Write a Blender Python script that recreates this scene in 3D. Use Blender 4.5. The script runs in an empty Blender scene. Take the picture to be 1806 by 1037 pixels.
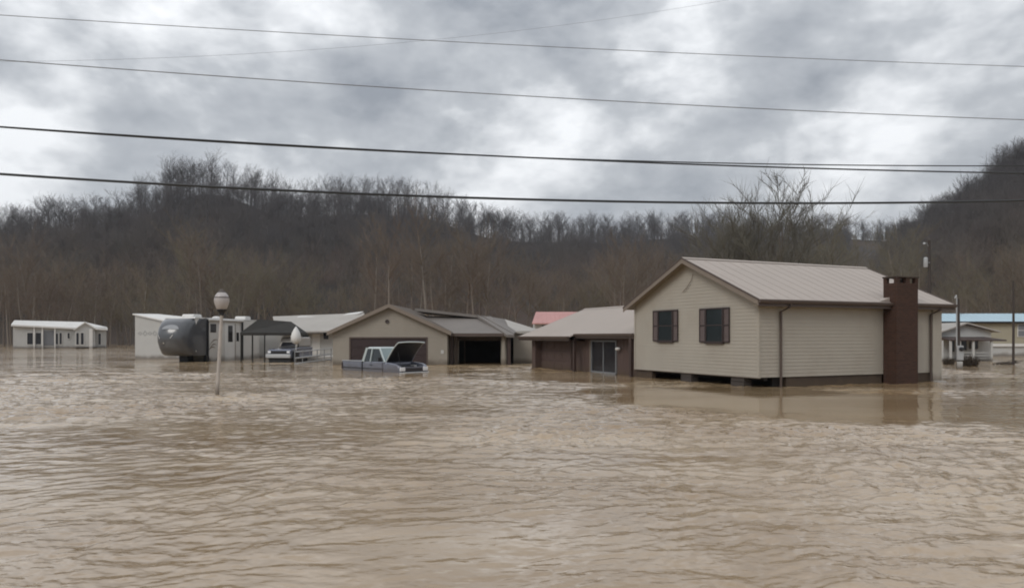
import bpy, math, random
import numpy as np
from mathutils import Vector, Matrix

C = bpy.context.scene
R = math.radians
random.seed(7)

# ------------------------------------------------------------------ camera
F, CX, HY, CH = 1300.0, 903.0, 593.0, 1.9          # focal length (photo pixels), centre column, horizon row, eye height (m)
cam_d = bpy.data.cameras.new('camera'); cam = bpy.data.objects.new('camera', cam_d); C.collection.objects.link(cam)
cam_d.sensor_width = 36.0; cam_d.lens = 36.0 * F / 1806.0
cam_d.shift_y = (HY - 518.5) / 1806.0
cam_d.clip_start = 0.1; cam_d.clip_end = 6000
cam.location = (0, 0, CH); cam.rotation_euler = (R(90), 0, 0)
C.camera = cam

# ------------------------------------------------------------------ exposure
C.view_settings.view_transform = 'Standard'; C.view_settings.look = 'None'
C.view_settings.exposure = 0.0; C.view_settings.gamma = 1.0; C.view_settings.use_curve_mapping = False
C.render.engine = 'CYCLES'
C.cycles.use_denoising = True
C.cycles.max_bounces = 5; C.cycles.diffuse_bounces = 2; C.cycles.glossy_bounces = 3
C.cycles.transparent_max_bounces = 6; C.cycles.volume_bounces = 0
C.cycles.caustics_reflective = False; C.cycles.caustics_refractive = False
C.cycles.filter_width = 1.9

# ------------------------------------------------------------------ sky: broken overcast
SUN_EL, SUN_AZ = R(38), R(-140)
world = bpy.data.worlds.new('World'); C.world = world; world.use_nodes = True
nt = world.node_tree; N = nt.nodes; Lk = nt.links; N.clear()
def nd(tree, typ, **kw):
    n = tree.nodes.new(typ)
    for k, v in kw.items(): setattr(n, k, v)
    return n
out = nd(nt, 'ShaderNodeOutputWorld'); bg = nd(nt, 'ShaderNodeBackground'); bg.inputs[1].default_value = 0.1
sky = nd(nt, 'ShaderNodeTexSky', sky_type='NISHITA'); sky.sun_disc = False
sky.sun_elevation = SUN_EL; sky.sun_rotation = -SUN_AZ
tc = nd(nt, 'ShaderNodeTexCoord')
mp = nd(nt, 'ShaderNodeMapping'); mp.inputs['Scale'].default_value = (1.0, 1.0, 1.75); mp.inputs['Location'].default_value = (3.1, 1.7, 0.4)
Lk.new(tc.outputs['Generated'], mp.inputs[0])
def mth(tree, op, a, b=None, c=None, clamp=False):
    m = nd(tree, 'ShaderNodeMath', operation=op); m.use_clamp = clamp
    for i, v in enumerate((a, b, c)):
        if v is None: continue
        if isinstance(v, (int, float)): m.inputs[i].default_value = v
        else: tree.links.new(v, m.inputs[i])
    return m.outputs[0]
n1 = nd(nt, 'ShaderNodeTexNoise'); n1.inputs['Scale'].default_value = 4.6; n1.inputs['Detail'].default_value = 5; n1.inputs['Roughness'].default_value = 0.55; n1.inputs['Distortion'].default_value = 0.15
n2 = nd(nt, 'ShaderNodeTexNoise'); n2.inputs['Scale'].default_value = 12; n2.inputs['Detail'].default_value = 3; n2.inputs['Roughness'].default_value = 0.6
n3 = nd(nt, 'ShaderNodeTexNoise'); n3.inputs['Scale'].default_value = 5.0; n3.inputs['Detail'].default_value = 2
for n in (n1, n2, n3): Lk.new(mp.outputs[0], n.inputs['Vector'])
# soft warp of the direction so that cloud masses get ragged borders
wv = nd(nt, 'ShaderNodeVectorMath', operation='MULTIPLY_ADD'); Lk.new(n3.outputs['Color'], wv.inputs[0])
wv.inputs[1].default_value = (0.22, 0.22, 0.16); Lk.new(tc.outputs['Generated'], wv.inputs[2])
wv2 = nd(nt, 'ShaderNodeVectorMath', operation='ADD'); Lk.new(wv.outputs[0], wv2.inputs[0]); wv2.inputs[1].default_value = (-0.11, -0.11, -0.08)
wv3 = nd(nt, 'ShaderNodeVectorMath', operation='MULTIPLY_ADD'); Lk.new(n2.outputs['Color'], wv3.inputs[0])
wv3.inputs[1].default_value = (0.07, 0.07, 0.05); Lk.new(wv2.outputs[0], wv3.inputs[2])
wv4 = nd(nt, 'ShaderNodeVectorMath', operation='ADD'); Lk.new(wv3.outputs[0], wv4.inputs[0]); wv4.inputs[1].default_value = (-0.035, -0.035, -0.025)
fac = mth(nt, 'MULTIPLY_ADD', n1.outputs['Fac'], 2.2, -0.75)
n4 = nd(nt, 'ShaderNodeTexNoise'); n4.inputs['Scale'].default_value = 30; n4.inputs['Detail'].default_value = 3; Lk.new(mp.outputs[0], n4.inputs['Vector'])
fac = mth(nt, 'MULTIPLY_ADD', n2.outputs['Fac'], 0.62, fac)
fac = mth(nt, 'MULTIPLY_ADD', n4.outputs['Fac'], 0.34, fac)
fac = mth(nt, 'ADD', fac, -0.27)
MASSES = [  # cloud breaks (+) and heavy bases (-) : column, row, radius, amount
    (90, 10, 150, .30), (330, 40, 90, .25), (520, 50, 85, .48), (20, 215, 80, .50), (885, 215, 60, .06), (990, 262, 50, .10), (960, 225, 110, -.16),
    (1585, 175, 80, .52), (1710, 20, 120, .25), (1270, 90, 110, .26), (10, 345, 95, .50), (900, 320, 130, .22), (1400, 345, 120, .2),
    (560, 300, 140, .14), (250, 280, 120, .16),
    (690, 125, 140, -.55), (900, 40, 150, -.25), (970, 120, 80, -.3), (800, 160, 60, -.2), (330, 170, 150, -.14), (60, 140, 110, -.2), (1400, 60, 90, -.24), (1400, 245, 110, -.34),
    (1730, 150, 110, -.34), (1120, 240, 60, -.12), (640, 190, 80, -.15), (1500, 120, 60, -.15)]
for px, py, r, am in MASSES:
    d = Vector(((px - CX) / F, 1.0, (HY - py) / F)).normalized()
    dist = nd(nt, 'ShaderNodeVectorMath', operation='DISTANCE'); Lk.new(wv4.outputs[0], dist.inputs[0]); dist.inputs[1].default_value = d
    mr = nd(nt, 'ShaderNodeMapRange', interpolation_type='SMOOTHSTEP'); Lk.new(dist.outputs['Value'], mr.inputs[0])
    mr.inputs[1].default_value = 0.0; mr.inputs[2].default_value = 1.9 * r / F; mr.inputs[3].default_value = am * (0.95 if am > 0 else 0.72); mr.inputs[4].default_value = 0.0
    fac = mth(nt, 'ADD', fac, mr.outputs[0])
ramp = nd(nt, 'ShaderNodeValToRGB'); Lk.new(fac, ramp.inputs[0])
e = ramp.color_ramp.elements
e[0].position = 0.0; e[0].color = (0.30, 0.325, 0.365, 1)
e[1].position = 1.0; e[1].color = (0.93, 0.95, 0.975, 1)
m_ = e.new(0.5); m_.color = (0.505, 0.53, 0.563, 1)
sc10 = nd(nt, 'ShaderNodeVectorMath', operation='SCALE'); Lk.new(ramp.outputs[0], sc10.inputs[0]); 
spz = nd(nt, 'ShaderNodeSeparateXYZ'); Lk.new(tc.outputs['Generated'], spz.inputs[0])
zgain = mth(nt, 'MULTIPLY_ADD', mth(nt, 'MAXIMUM', spz.outputs[2], 0.0), 6.0, 9.3)          # an overcast sky is brighter towards the zenith
Lk.new(zgain, sc10.inputs['Scale'])
mix = nd(nt, 'ShaderNodeMix', data_type='RGBA'); mix.inputs[0].default_value = 0.965
Lk.new(sky.outputs[0], mix.inputs[6]); Lk.new(sc10.outputs[0], mix.inputs[7])
Lk.new(mix.outputs[2], bg.inputs[0]); Lk.new(bg.outputs[0], out.inputs[0])

sun_d = bpy.data.lights.new('sun', 'SUN'); sun = bpy.data.objects.new('sun', sun_d); C.collection.objects.link(sun)
sun_d.energy = 1.2; sun_d.angle = R(25); sun_d.color = (1.0, 0.96, 0.9)
sv = Vector((math.sin(SUN_AZ) * math.cos(SUN_EL), math.cos(SUN_AZ) * math.cos(SUN_EL), math.sin(SUN_EL)))
sun.rotation_euler = sv.to_track_quat('Z', 'Y').to_euler()

# ------------------------------------------------------------------ helpers
def X(px, Y): return (px - CX) / F * Y
def Z(py, Y): return CH - (py - HY) / F * Y
def ground_y(py): return CH * F / (py - HY)

def on_wall(px, O, d):
    """distance along the wall line O + t*d that is seen at column px"""
    k = (px - CX) / F
    return (k * O[1] - O[0]) / (d[0] - k * d[1])

class MB:
    def __init__(s): s.v = []; s.f = []
    def add(s, vs, fs):
        n = len(s.v); s.v += [tuple(v) for v in vs]; s.f += [tuple(i + n for i in f) for f in fs]; return s
    def box(s, x0, x1, y0, y1, z0, z1):
        vs = [(x, y, z) for z in (z0, z1) for y in (y0, y1) for x in (x0, x1)]
        return s.add(vs, [(0, 2, 3, 1), (4, 5, 7, 6), (0, 1, 5, 4), (2, 6, 7, 3), (0, 4, 6, 2), (1, 3, 7, 5)])
    def obox(s, M, sx, sy, sz):
        vs = [M @ Vector((x * sx / 2, y * sy / 2, z * sz / 2)) for z in (-1, 1) for y in (-1, 1) for x in (-1, 1)]
        return s.add(vs, [(0, 2, 3, 1), (4, 5, 7, 6), (0, 1, 5, 4), (2, 6, 7, 3), (0, 4, 6, 2), (1, 3, 7, 5)])
    def beam(s, a, b, w, h):
        a = Vector(a); b = Vector(b); d = b - a
        q = d.to_track_quat('Y', 'Z').to_matrix().to_4x4()
        return s.obox(Matrix.Translation((a + b) / 2) @ q, w, d.length, h)
    def prism(s, pts, axis, a, b):
        """polygon pts (2-D) pushed along an axis from a to b"""
        n = len(pts)
        def P(p, t):
            return {'x': (t, p[0], p[1]), 'y': (p[0], t, p[1]), 'z': (p[0], p[1], t)}[axis]
        vs = [P(p, a) for p in pts] + [P(p, b) for p in pts]
        fs = [tuple(range(n))[::-1], tuple(range(n, 2 * n))] + [(i, (i + 1) % n, n + (i + 1) % n, n + i) for i in range(n)]
        return s.add(vs, fs)
    def slab(s, q, th):
        """four corner points, thickness downward"""
        vs = [tuple(p) for p in q] + [(p[0], p[1], p[2] - th) for p in q]
        return s.add(vs, [(0, 1, 2, 3), (7, 6, 5, 4), (0, 4, 5, 1), (1, 5, 6, 2), (2, 6, 7, 3), (3, 7, 4, 0)])
    def tube(s, pts, rad, n=8, cap=True):
        pts = [Vector(p) for p in pts]; k = len(pts)
        if not hasattr(rad, '__len__'): rad = [rad] * k
        rings = []
        for i, p in enumerate(pts):
            t = (pts[min(i + 1, k - 1)] - pts[max(i - 1, 0)]).normalized()
            a = Vector((0, 0, 1)) if abs(t.z) < 0.9 else Vector((1, 0, 0))
            u = t.cross(a).normalized(); w = t.cross(u)
            rings.append([p + (u * math.cos(6.28318 * j / n) + w * math.sin(6.28318 * j / n)) * rad[i] for j in range(n)])
        vs = [v for r in rings for v in r]
        fs = [(i * n + j, i * n + (j + 1) % n, (i + 1) * n + (j + 1) % n, (i + 1) * n + j) for i in range(k - 1) for j in range(n)]
        if cap: fs += [tuple(range(n)), tuple((k - 1) * n + j for j in range(n))[::-1]]
        return s.add(vs, fs)
    def lathe(s, prof, n=20, c=(0, 0)):
        vs = [(c[0] + r * math.cos(6.28318 * j / n), c[1] + r * math.sin(6.28318 * j / n), z) for r, z in prof for j in range(n)]
        fs = [(i * n + j, i * n + (j + 1) % n, (i + 1) * n + (j + 1) % n, (i + 1) * n + j) for i in range(len(prof) - 1) for j in range(n)]
        return s.add(vs, fs)
    def mesh(s, name, m, smooth=False):
        me = bpy.data.meshes.new(name); me.from_pydata(s.v, [], s.f); me.update()
        me.materials.append(m)
        import bmesh
        bm = bmesh.new(); bm.from_mesh(me); bmesh.ops.recalc_face_normals(bm, faces=bm.faces); bm.to_mesh(me); bm.free()
        if smooth:
            me.polygons.foreach_set('use_smooth', [True] * len(me.polygons))
            try: me.set_sharp_from_angle(angle=R(40))
            except Exception: pass
        return me
    def build(s, name, m, parent=None, smooth=False, bevel=0, kind=None, label=None):
        o = bpy.data.objects.new(name, s.mesh(name, m, smooth)); C.collection.objects.link(o); o.parent = parent
        if bevel:
            b = o.modifiers.new('bevel', 'BEVEL'); b.width = bevel; b.segments = 2; b.limit_method = 'ANGLE'
        if kind: o['kind'] = kind
        if label: o['label'] = label
        return o

def thing(name, label, cat, loc=(0, 0, 0), rz=0, group=None):
    o = bpy.data.objects.new(name, None); C.collection.objects.link(o)
    o.location = loc; o.rotation_euler = (0, 0, rz); o['label'] = label; o['category'] = cat
    o.empty_display_size = 0.3
    if group: o['group'] = group
    return o
def tag(o, label, cat, group=None):
    o['label'] = label; o['category'] = cat
    if group: o['group'] = group
    return o
def copy_tree(o, parent=None):
    c = o.copy(); C.collection.objects.link(c); c.parent = parent
    for ch in list(o.children): copy_tree(ch, c)
    return c

# ------------------------------------------------------------------ materials
def mat(name, col, rough=0.7, var=0.12, vscale=1.5, bump=0.0, bscale=30, metal=0, spec=0.4, dirt=0.0, dirt_col=(0.12, 0.09, 0.06), stretch=(1, 1, 1), coat=0, wet=0.0):
    m = bpy.data.materials.new(name); m.use_nodes = True; t = m.node_tree; b = t.nodes['Principled BSDF']
    b.inputs['Roughness'].default_value = rough; b.inputs['Metallic'].default_value = metal
    b.inputs['Specular IOR Level'].default_value = spec
    b.inputs['Coat Weight'].default_value = coat
    g = nd(t, 'ShaderNodeTexCoord')
    mp = nd(t, 'ShaderNodeMapping'); mp.inputs['Scale'].default_value = stretch; t.links.new(g.outputs['Object'], mp.inputs[0])
    n = nd(t, 'ShaderNodeTexNoise'); n.inputs['Scale'].default_value = vscale; n.inputs['Detail'].default_value = 5; n.inputs['Roughness'].default_value = 0.6
    t.links.new(mp.outputs[0], n.inputs['Vector'])
    mx = nd(t, 'ShaderNodeMix', data_type='RGBA'); t.links.new(n.outputs['Fac'], mx.inputs[0])
    mx.inputs[6].default_value = (*[c * (1 - var * 1.6) for c in col], 1); mx.inputs[7].default_value = (*[min(1, c * (1 + var * 1.6)) for c in col], 1)
    last = mx.outputs[2]
    if dirt:
        n2 = nd(t, 'ShaderNodeTexNoise'); n2.inputs['Scale'].default_value = vscale * 0.7; n2.inputs['Detail'].default_value = 6; n2.inputs['Roughness'].default_value = 0.7
        t.links.new(g.outputs['Object'], n2.inputs['Vector'])
        mr = nd(t, 'ShaderNodeMapRange'); t.links.new(n2.outputs['Fac'], mr.inputs[0]); mr.inputs[1].default_value = 0.48; mr.inputs[2].default_value = 0.75; mr.inputs[4].default_value = dirt
        m2 = nd(t, 'ShaderNodeMix', data_type='RGBA'); t.links.new(mr.outputs[0], m2.inputs[0]); t.links.new(last, m2.inputs[6]); m2.inputs[7].default_value = (*dirt_col, 1)
        last = m2.outputs[2]
    if wet:
        ge = nd(t, 'ShaderNodeNewGeometry'); sp = nd(t, 'ShaderNodeSeparateXYZ'); t.links.new(ge.outputs['Position'], sp.inputs[0])
        nw = nd(t, 'ShaderNodeTexNoise'); nw.inputs['Scale'].default_value = 1.3; nw.inputs['Detail'].default_value = 4; t.links.new(ge.outputs['Position'], nw.inputs['Vector'])
        hh = mth(t, 'MULTIPLY_ADD', nw.outputs['Fac'], -0.5, sp.outputs[2])
        mw = nd(t, 'ShaderNodeMapRange'); t.links.new(hh, mw.inputs[0]); mw.inputs[1].default_value = -0.15; mw.inputs[2].default_value = 0.16; mw.inputs[3].default_value = wet; mw.inputs[4].default_value = 0
        m3 = nd(t, 'ShaderNodeMix', data_type='RGBA'); t.links.new(mw.outputs[0], m3.inputs[0]); t.links.new(last, m3.inputs[6]); m3.inputs[7].default_value = (0.085, 0.06, 0.038, 1)
        last = m3.outputs[2]
    t.links.new(last, b.inputs['Base Color'])
    if bump:
        n3 = nd(t, 'ShaderNodeTexNoise'); n3.inputs['Scale'].default_value = bscale; n3.inputs['Detail'].default_value = 3; t.links.new(mp.outputs[0], n3.inputs['Vector'])
        bp = nd(t, 'ShaderNodeBump'); bp.inputs['Strength'].default_value = bump; bp.inputs['Distance'].default_value = 0.02
        t.links.new(n3.outputs['Fac'], bp.inputs['Height']); t.links.new(bp.outputs[0], b.inputs['Normal'])
    return m

M = {}
M['siding'] = mat('tan_siding', (0.368, 0.338, 0.29), 0.6, 0.05, 0.9, dirt=0.25, dirt_col=(0.22, 0.18, 0.13), wet=0.6)
M['siding2'] = mat('grey_tan_siding', (0.285, 0.258, 0.22), 0.7, 0.07, 0.8, dirt=0.3, dirt_col=(0.19, 0.165, 0.125), wet=0.7)
M['roof'] = mat('pinkish_grey_roof', (0.39, 0.337, 0.298), 0.6, 0.05, 0.6, spec=0.4, dirt=0.2, dirt_col=(0.3, 0.26, 0.23))
M['roof_brown'] = mat('brown_grey_roof', (0.185, 0.165, 0.15), 0.7, 0.1, 0.8, dirt=0.3, dirt_col=(0.11, 0.10, 0.09))
M['rake'] = mat('rake_trim', (0.20, 0.165, 0.135), 0.6, 0.08, 2)
M['fascia'] = mat('brown_fascia', (0.085, 0.062, 0.052), 0.5, 0.1, 2)
M['dkbrown'] = mat('dark_brown_paint', (0.055, 0.035, 0.030), 0.55, 0.15, 2)
M['brownboard'] = mat('brown_board', (0.088, 0.058, 0.050), 0.7, 0.14, 2, bump=0.2, bscale=20, stretch=(4, 4, 0.6), wet=0.6)
M['garagedoor'] = mat('red_brown_door', (0.036, 0.022, 0.022), 0.6, 0.15, 1)
M['found'] = mat('foundation_brown', (0.052, 0.037, 0.030), 0.85, 0.2, 2, bump=0.3, dirt=0.4, dirt_col=(0.13, 0.10, 0.07), wet=0.6)
M['block'] = mat('grey_block', (0.12, 0.105, 0.098), 0.9, 0.15, 4, bump=0.3, wet=0.7)
M['decal'] = mat('pale_grey_decal', (0.27, 0.275, 0.28), 0.5, 0.05, 3)
M['pier'] = mat('dark_wet_pier', (0.060, 0.050, 0.045), 0.85, 0.15, 4, bump=0.3)
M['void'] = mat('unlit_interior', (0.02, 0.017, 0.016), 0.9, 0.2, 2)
M['soffit'] = mat('soffit', (0.26, 0.225, 0.18), 0.7, 0.05, 2)
M['white'] = mat('white_paint', (0.66, 0.65, 0.63), 0.5, 0.05, 1, dirt=0.2, dirt_col=(0.4, 0.37, 0.32), wet=0.5)
M['offwhite'] = mat('grey_white_siding', (0.46, 0.46, 0.45), 0.6, 0.07, 0.5, dirt=0.3, dirt_col=(0.3, 0.28, 0.25), wet=0.7)
M['cream'] = mat('cream_wall', (0.34, 0.31, 0.235), 0.7, 0.06, 0.5, dirt=0.3, dirt_col=(0.22, 0.19, 0.14))
M['glass'] = mat('window_glass', (0.020, 0.027, 0.030), 0.08, 0.2, 2, spec=0.45)
M['dkglass'] = mat('dark_pane', (0.02, 0.02, 0.024), 0.12, 0.2, 2, spec=0.4)
M['shutter'] = mat('brown_shutter', (0.12, 0.09, 0.085), 0.6, 0.12, 3)
M['rail'] = mat('dark_trim', (0.040, 0.027, 0.026), 0.5, 0.15, 3)
M['black'] = mat('black_rubber', (0.018, 0.018, 0.02), 0.5, 0.2, 3)
M['cable'] = mat('cable_jacket', (0.028, 0.03, 0.032), 0.5, 0.2, 0.5)
M['cable2'] = mat('bare_weathered_wire', (0.20, 0.205, 0.215), 0.5, 0.2, 0.5)
M['wood'] = mat('weathered_pole_wood', (0.055, 0.045, 0.040), 0.9, 0.25, 3, bump=0.4, stretch=(6, 6, 0.7))
M['galv'] = mat('galvanised_metal', (0.42, 0.43, 0.44), 0.45, 0.1, 3, metal=0.3)
M['aluminium'] = mat('aluminium_frame', (0.25, 0.26, 0.27), 0.4, 0.08, 3, metal=0.4)
M['postgrey'] = mat('lamp_post_paint', (0.45, 0.41, 0.375), 0.6, 0.15, 5, dirt=0.3, wet=0.7)
M['globe'] = mat('frosted_globe', (0.42, 0.39, 0.38), 0.3, 0.06, 5, spec=0.5, dirt=0.2, dirt_col=(0.3, 0.27, 0.25))
M['redroof'] = mat('faded_red_metal_roof', (0.47, 0.24, 0.22), 0.5, 0.12, 0.6, dirt=0.3, dirt_col=(0.5, 0.34, 0.32))
M['blueroof'] = mat('pale_blue_metal_roof', (0.40, 0.53, 0.60), 0.5, 0.08, 0.4)
M['cap'] = mat('camper_front_cap', (0.066, 0.069, 0.076), 0.28, 0.1, 1, spec=0.6, coat=0.6)
M['silver'] = mat('silver_patch', (0.26, 0.27, 0.285), 0.4, 0.05, 3)
M['campwhite'] = mat('camper_fibreglass', (0.56, 0.545, 0.52), 0.4, 0.05, 0.7, dirt=0.25, dirt_col=(0.42, 0.38, 0.32), wet=0.6)
M['truck'] = mat('truck_paint', (0.165, 0.178, 0.225), 0.22, 0.06, 1.5, metal=0.35, spec=0.6, coat=0.5, dirt=0.25, dirt_col=(0.17, 0.14, 0.12), wet=0.5)
M['truckpale'] = mat('truck_painted_sky_sheen', (0.47, 0.53, 0.53), 0.3, 0.05, 1.5, coat=0.4)  # paler copy of the truck paint, sky reflection put into the colour
M['canvas'] = mat('dark_canopy_cloth', (0.032, 0.030, 0.027), 0.9, 0.25, 1.5, bump=0.3, bscale=8)
M['greyroof'] = mat('weathered_light_grey_roof', (0.37, 0.345, 0.315), 0.6, 0.1, 0.5, dirt=0.3, dirt_col=(0.24, 0.22, 0.2))
M['headlamp'] = mat('headlamp_lens', (0.75, 0.76, 0.78), 0.12, 0.02, 3, spec=0.6)
M['debris'] = mat('wet_drift_wood', (0.05, 0.038, 0.028), 0.8, 0.3, 6)

# chimney brick
def brick_mat():
    m = mat('chimney_brick', (0.072, 0.037, 0.029), 0.85, 0.15, 2)
    t = m.node_tree; b = t.nodes['Principled BSDF']
    g = nd(t, 'ShaderNodeTexCoord'); sp = nd(t, 'ShaderNodeSeparateXYZ'); t.links.new(g.outputs['Object'], sp.inputs[0])
    cb = nd(t, 'ShaderNodeCombineXYZ'); t.links.new(mth(t, 'ADD', sp.outputs[0], sp.outputs[1]), cb.inputs[0]); t.links.new(sp.outputs[2], cb.inputs[1])
    br = nd(t, 'ShaderNodeTexBrick'); t.links.new(cb.outputs[0], br.inputs['Vector'])
    br.inputs['Scale'].default_value = 1.0; br.inputs['Brick Width'].default_value = 0.21; br.inputs['Row Height'].default_value = 0.075; br.inputs['Mortar Size'].default_value = 0.008
    br.inputs['Color1'].default_value = (0.050, 0.027, 0.020, 1); br.inputs['Color2'].default_value = (0.072, 0.036, 0.026, 1); br.inputs['Mortar'].default_value = (0.060, 0.045, 0.037, 1); b.inputs['Specular IOR Level'].default_value = 0.2
    t.links.new(br.outputs['Color'], b.inputs['Base Color'])
    bp = nd(t, 'ShaderNodeBump'); bp.inputs['Strength'].default_value = 0.5; bp.inputs['Distance'].default_value = 0.008; bp.invert = True
    t.links.new(br.outputs['Fac'], bp.inputs['Height']); t.links.new(bp.outputs[0], b.inputs['Normal'])
    return m
M['brick'] = brick_mat()

def wood_mat(name, cols, mul=1.0, high=None):
    """bark / twig colour, varied in large patches across the slopes and a little from tree to tree"""
    m = bpy.data.materials.new(name); m.use_nodes = True; t = m.node_tree; b = t.nodes['Principled BSDF']
    b.inputs['Roughness'].default_value = 0.9; b.inputs['Specular IOR Level'].default_value = 0.15
    g = nd(t, 'ShaderNodeNewGeometry'); mp = nd(t, 'ShaderNodeMapping'); mp.inputs['Scale'].default_value = (0.022, 0.022, 0.03); t.links.new(g.outputs['Position'], mp.inputs[0])
    n = nd(t, 'ShaderNodeTexNoise'); n.inputs['Scale'].default_value = 1.0; n.inputs['Detail'].default_value = 3; t.links.new(mp.outputs[0], n.inputs['Vector'])
    oi = nd(t, 'ShaderNodeObjectInfo')
    f = mth(t, 'ADD', mth(t, 'MULTIPLY_ADD', n.outputs['Fac'], 2.0, -0.65), mth(t, 'MULTIPLY', oi.outputs['Random'], 0.35))
    r = nd(t, 'ShaderNodeValToRGB'); t.links.new(f, r.inputs[0])
    el = r.color_ramp.elements; el[0].position = 0; el[1].position = 1
    for i in range(1, len(cols) - 1): el.new(i / (len(cols) - 1))
    for i, c in enumerate(cols): el[i].color = (*[k * mul for k in c], 1)
    last = r.outputs[0]
    if high:      # distance haze put into the twig colour, cooler and greyer higher up the slopes
        sp = nd(t, 'ShaderNodeSeparateXYZ'); t.links.new(g.outputs['Position'], sp.inputs[0])
        mr = nd(t, 'ShaderNodeMapRange', interpolation_type='SMOOTHSTEP'); t.links.new(mth(t, 'MULTIPLY_ADD', n.outputs['Fac'], 50, sp.outputs[2]), mr.inputs[0])
        mr.inputs[1].default_value = 20; mr.inputs[2].default_value = 85
        mx = nd(t, 'ShaderNodeMix', data_type='RGBA'); t.links.new(mr.outputs[0], mx.inputs[0]); t.links.new(last, mx.inputs[6]); mx.inputs[7].default_value = (*high, 1); last = mx.outputs[2]
    t.links.new(last, b.inputs['Base Color'])
    return m
BARKS = [(0.066, 0.058, 0.054), (0.088, 0.072, 0.056), (0.096, 0.074, 0.060), (0.092, 0.080, 0.055), (0.080, 0.072, 0.058)]
M['twig'] = wood_mat('winter_twigs', BARKS, 1.75)
M['hillwood'] = wood_mat('hazed_slope_twigs', [(0.075, 0.068, 0.062), (0.092, 0.078, 0.062), (0.105, 0.080, 0.068), (0.088, 0.080, 0.060), (0.075, 0.070, 0.064)], 1.5, high=(0.098, 0.091, 0.092))
M['bark'] = wood_mat('grey_bark', [(0.085, 0.08, 0.078), (0.12, 0.105, 0.09), (0.07, 0.058, 0.05), (0.11, 0.095, 0.08)], 2.0)
M['sycamore'] = mat('pale_sycamore_bark', (0.25, 0.225, 0.195), 0.8, 0.25, 0.6)
M['litter'] = wood_mat('leaf_litter', [(0.035, 0.032, 0.032), (0.05, 0.04, 0.033), (0.06, 0.042, 0.034), (0.05, 0.045, 0.032)], 1.1)
M['needles'] = mat('dark_conifer_needles', (0.022, 0.034, 0.022), 0.8, 0.3, 0.5)

# ------------------------------------------------------------------ ground under the flood
g = MB(); g.add([(-1500, -300, -0.8), (1500, -300, -0.8), (1500, 2500, -0.8), (-1500, 2500, -0.8)], [(0, 1, 2, 3)])
g.build('ground', M['litter'], kind='structure')

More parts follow.
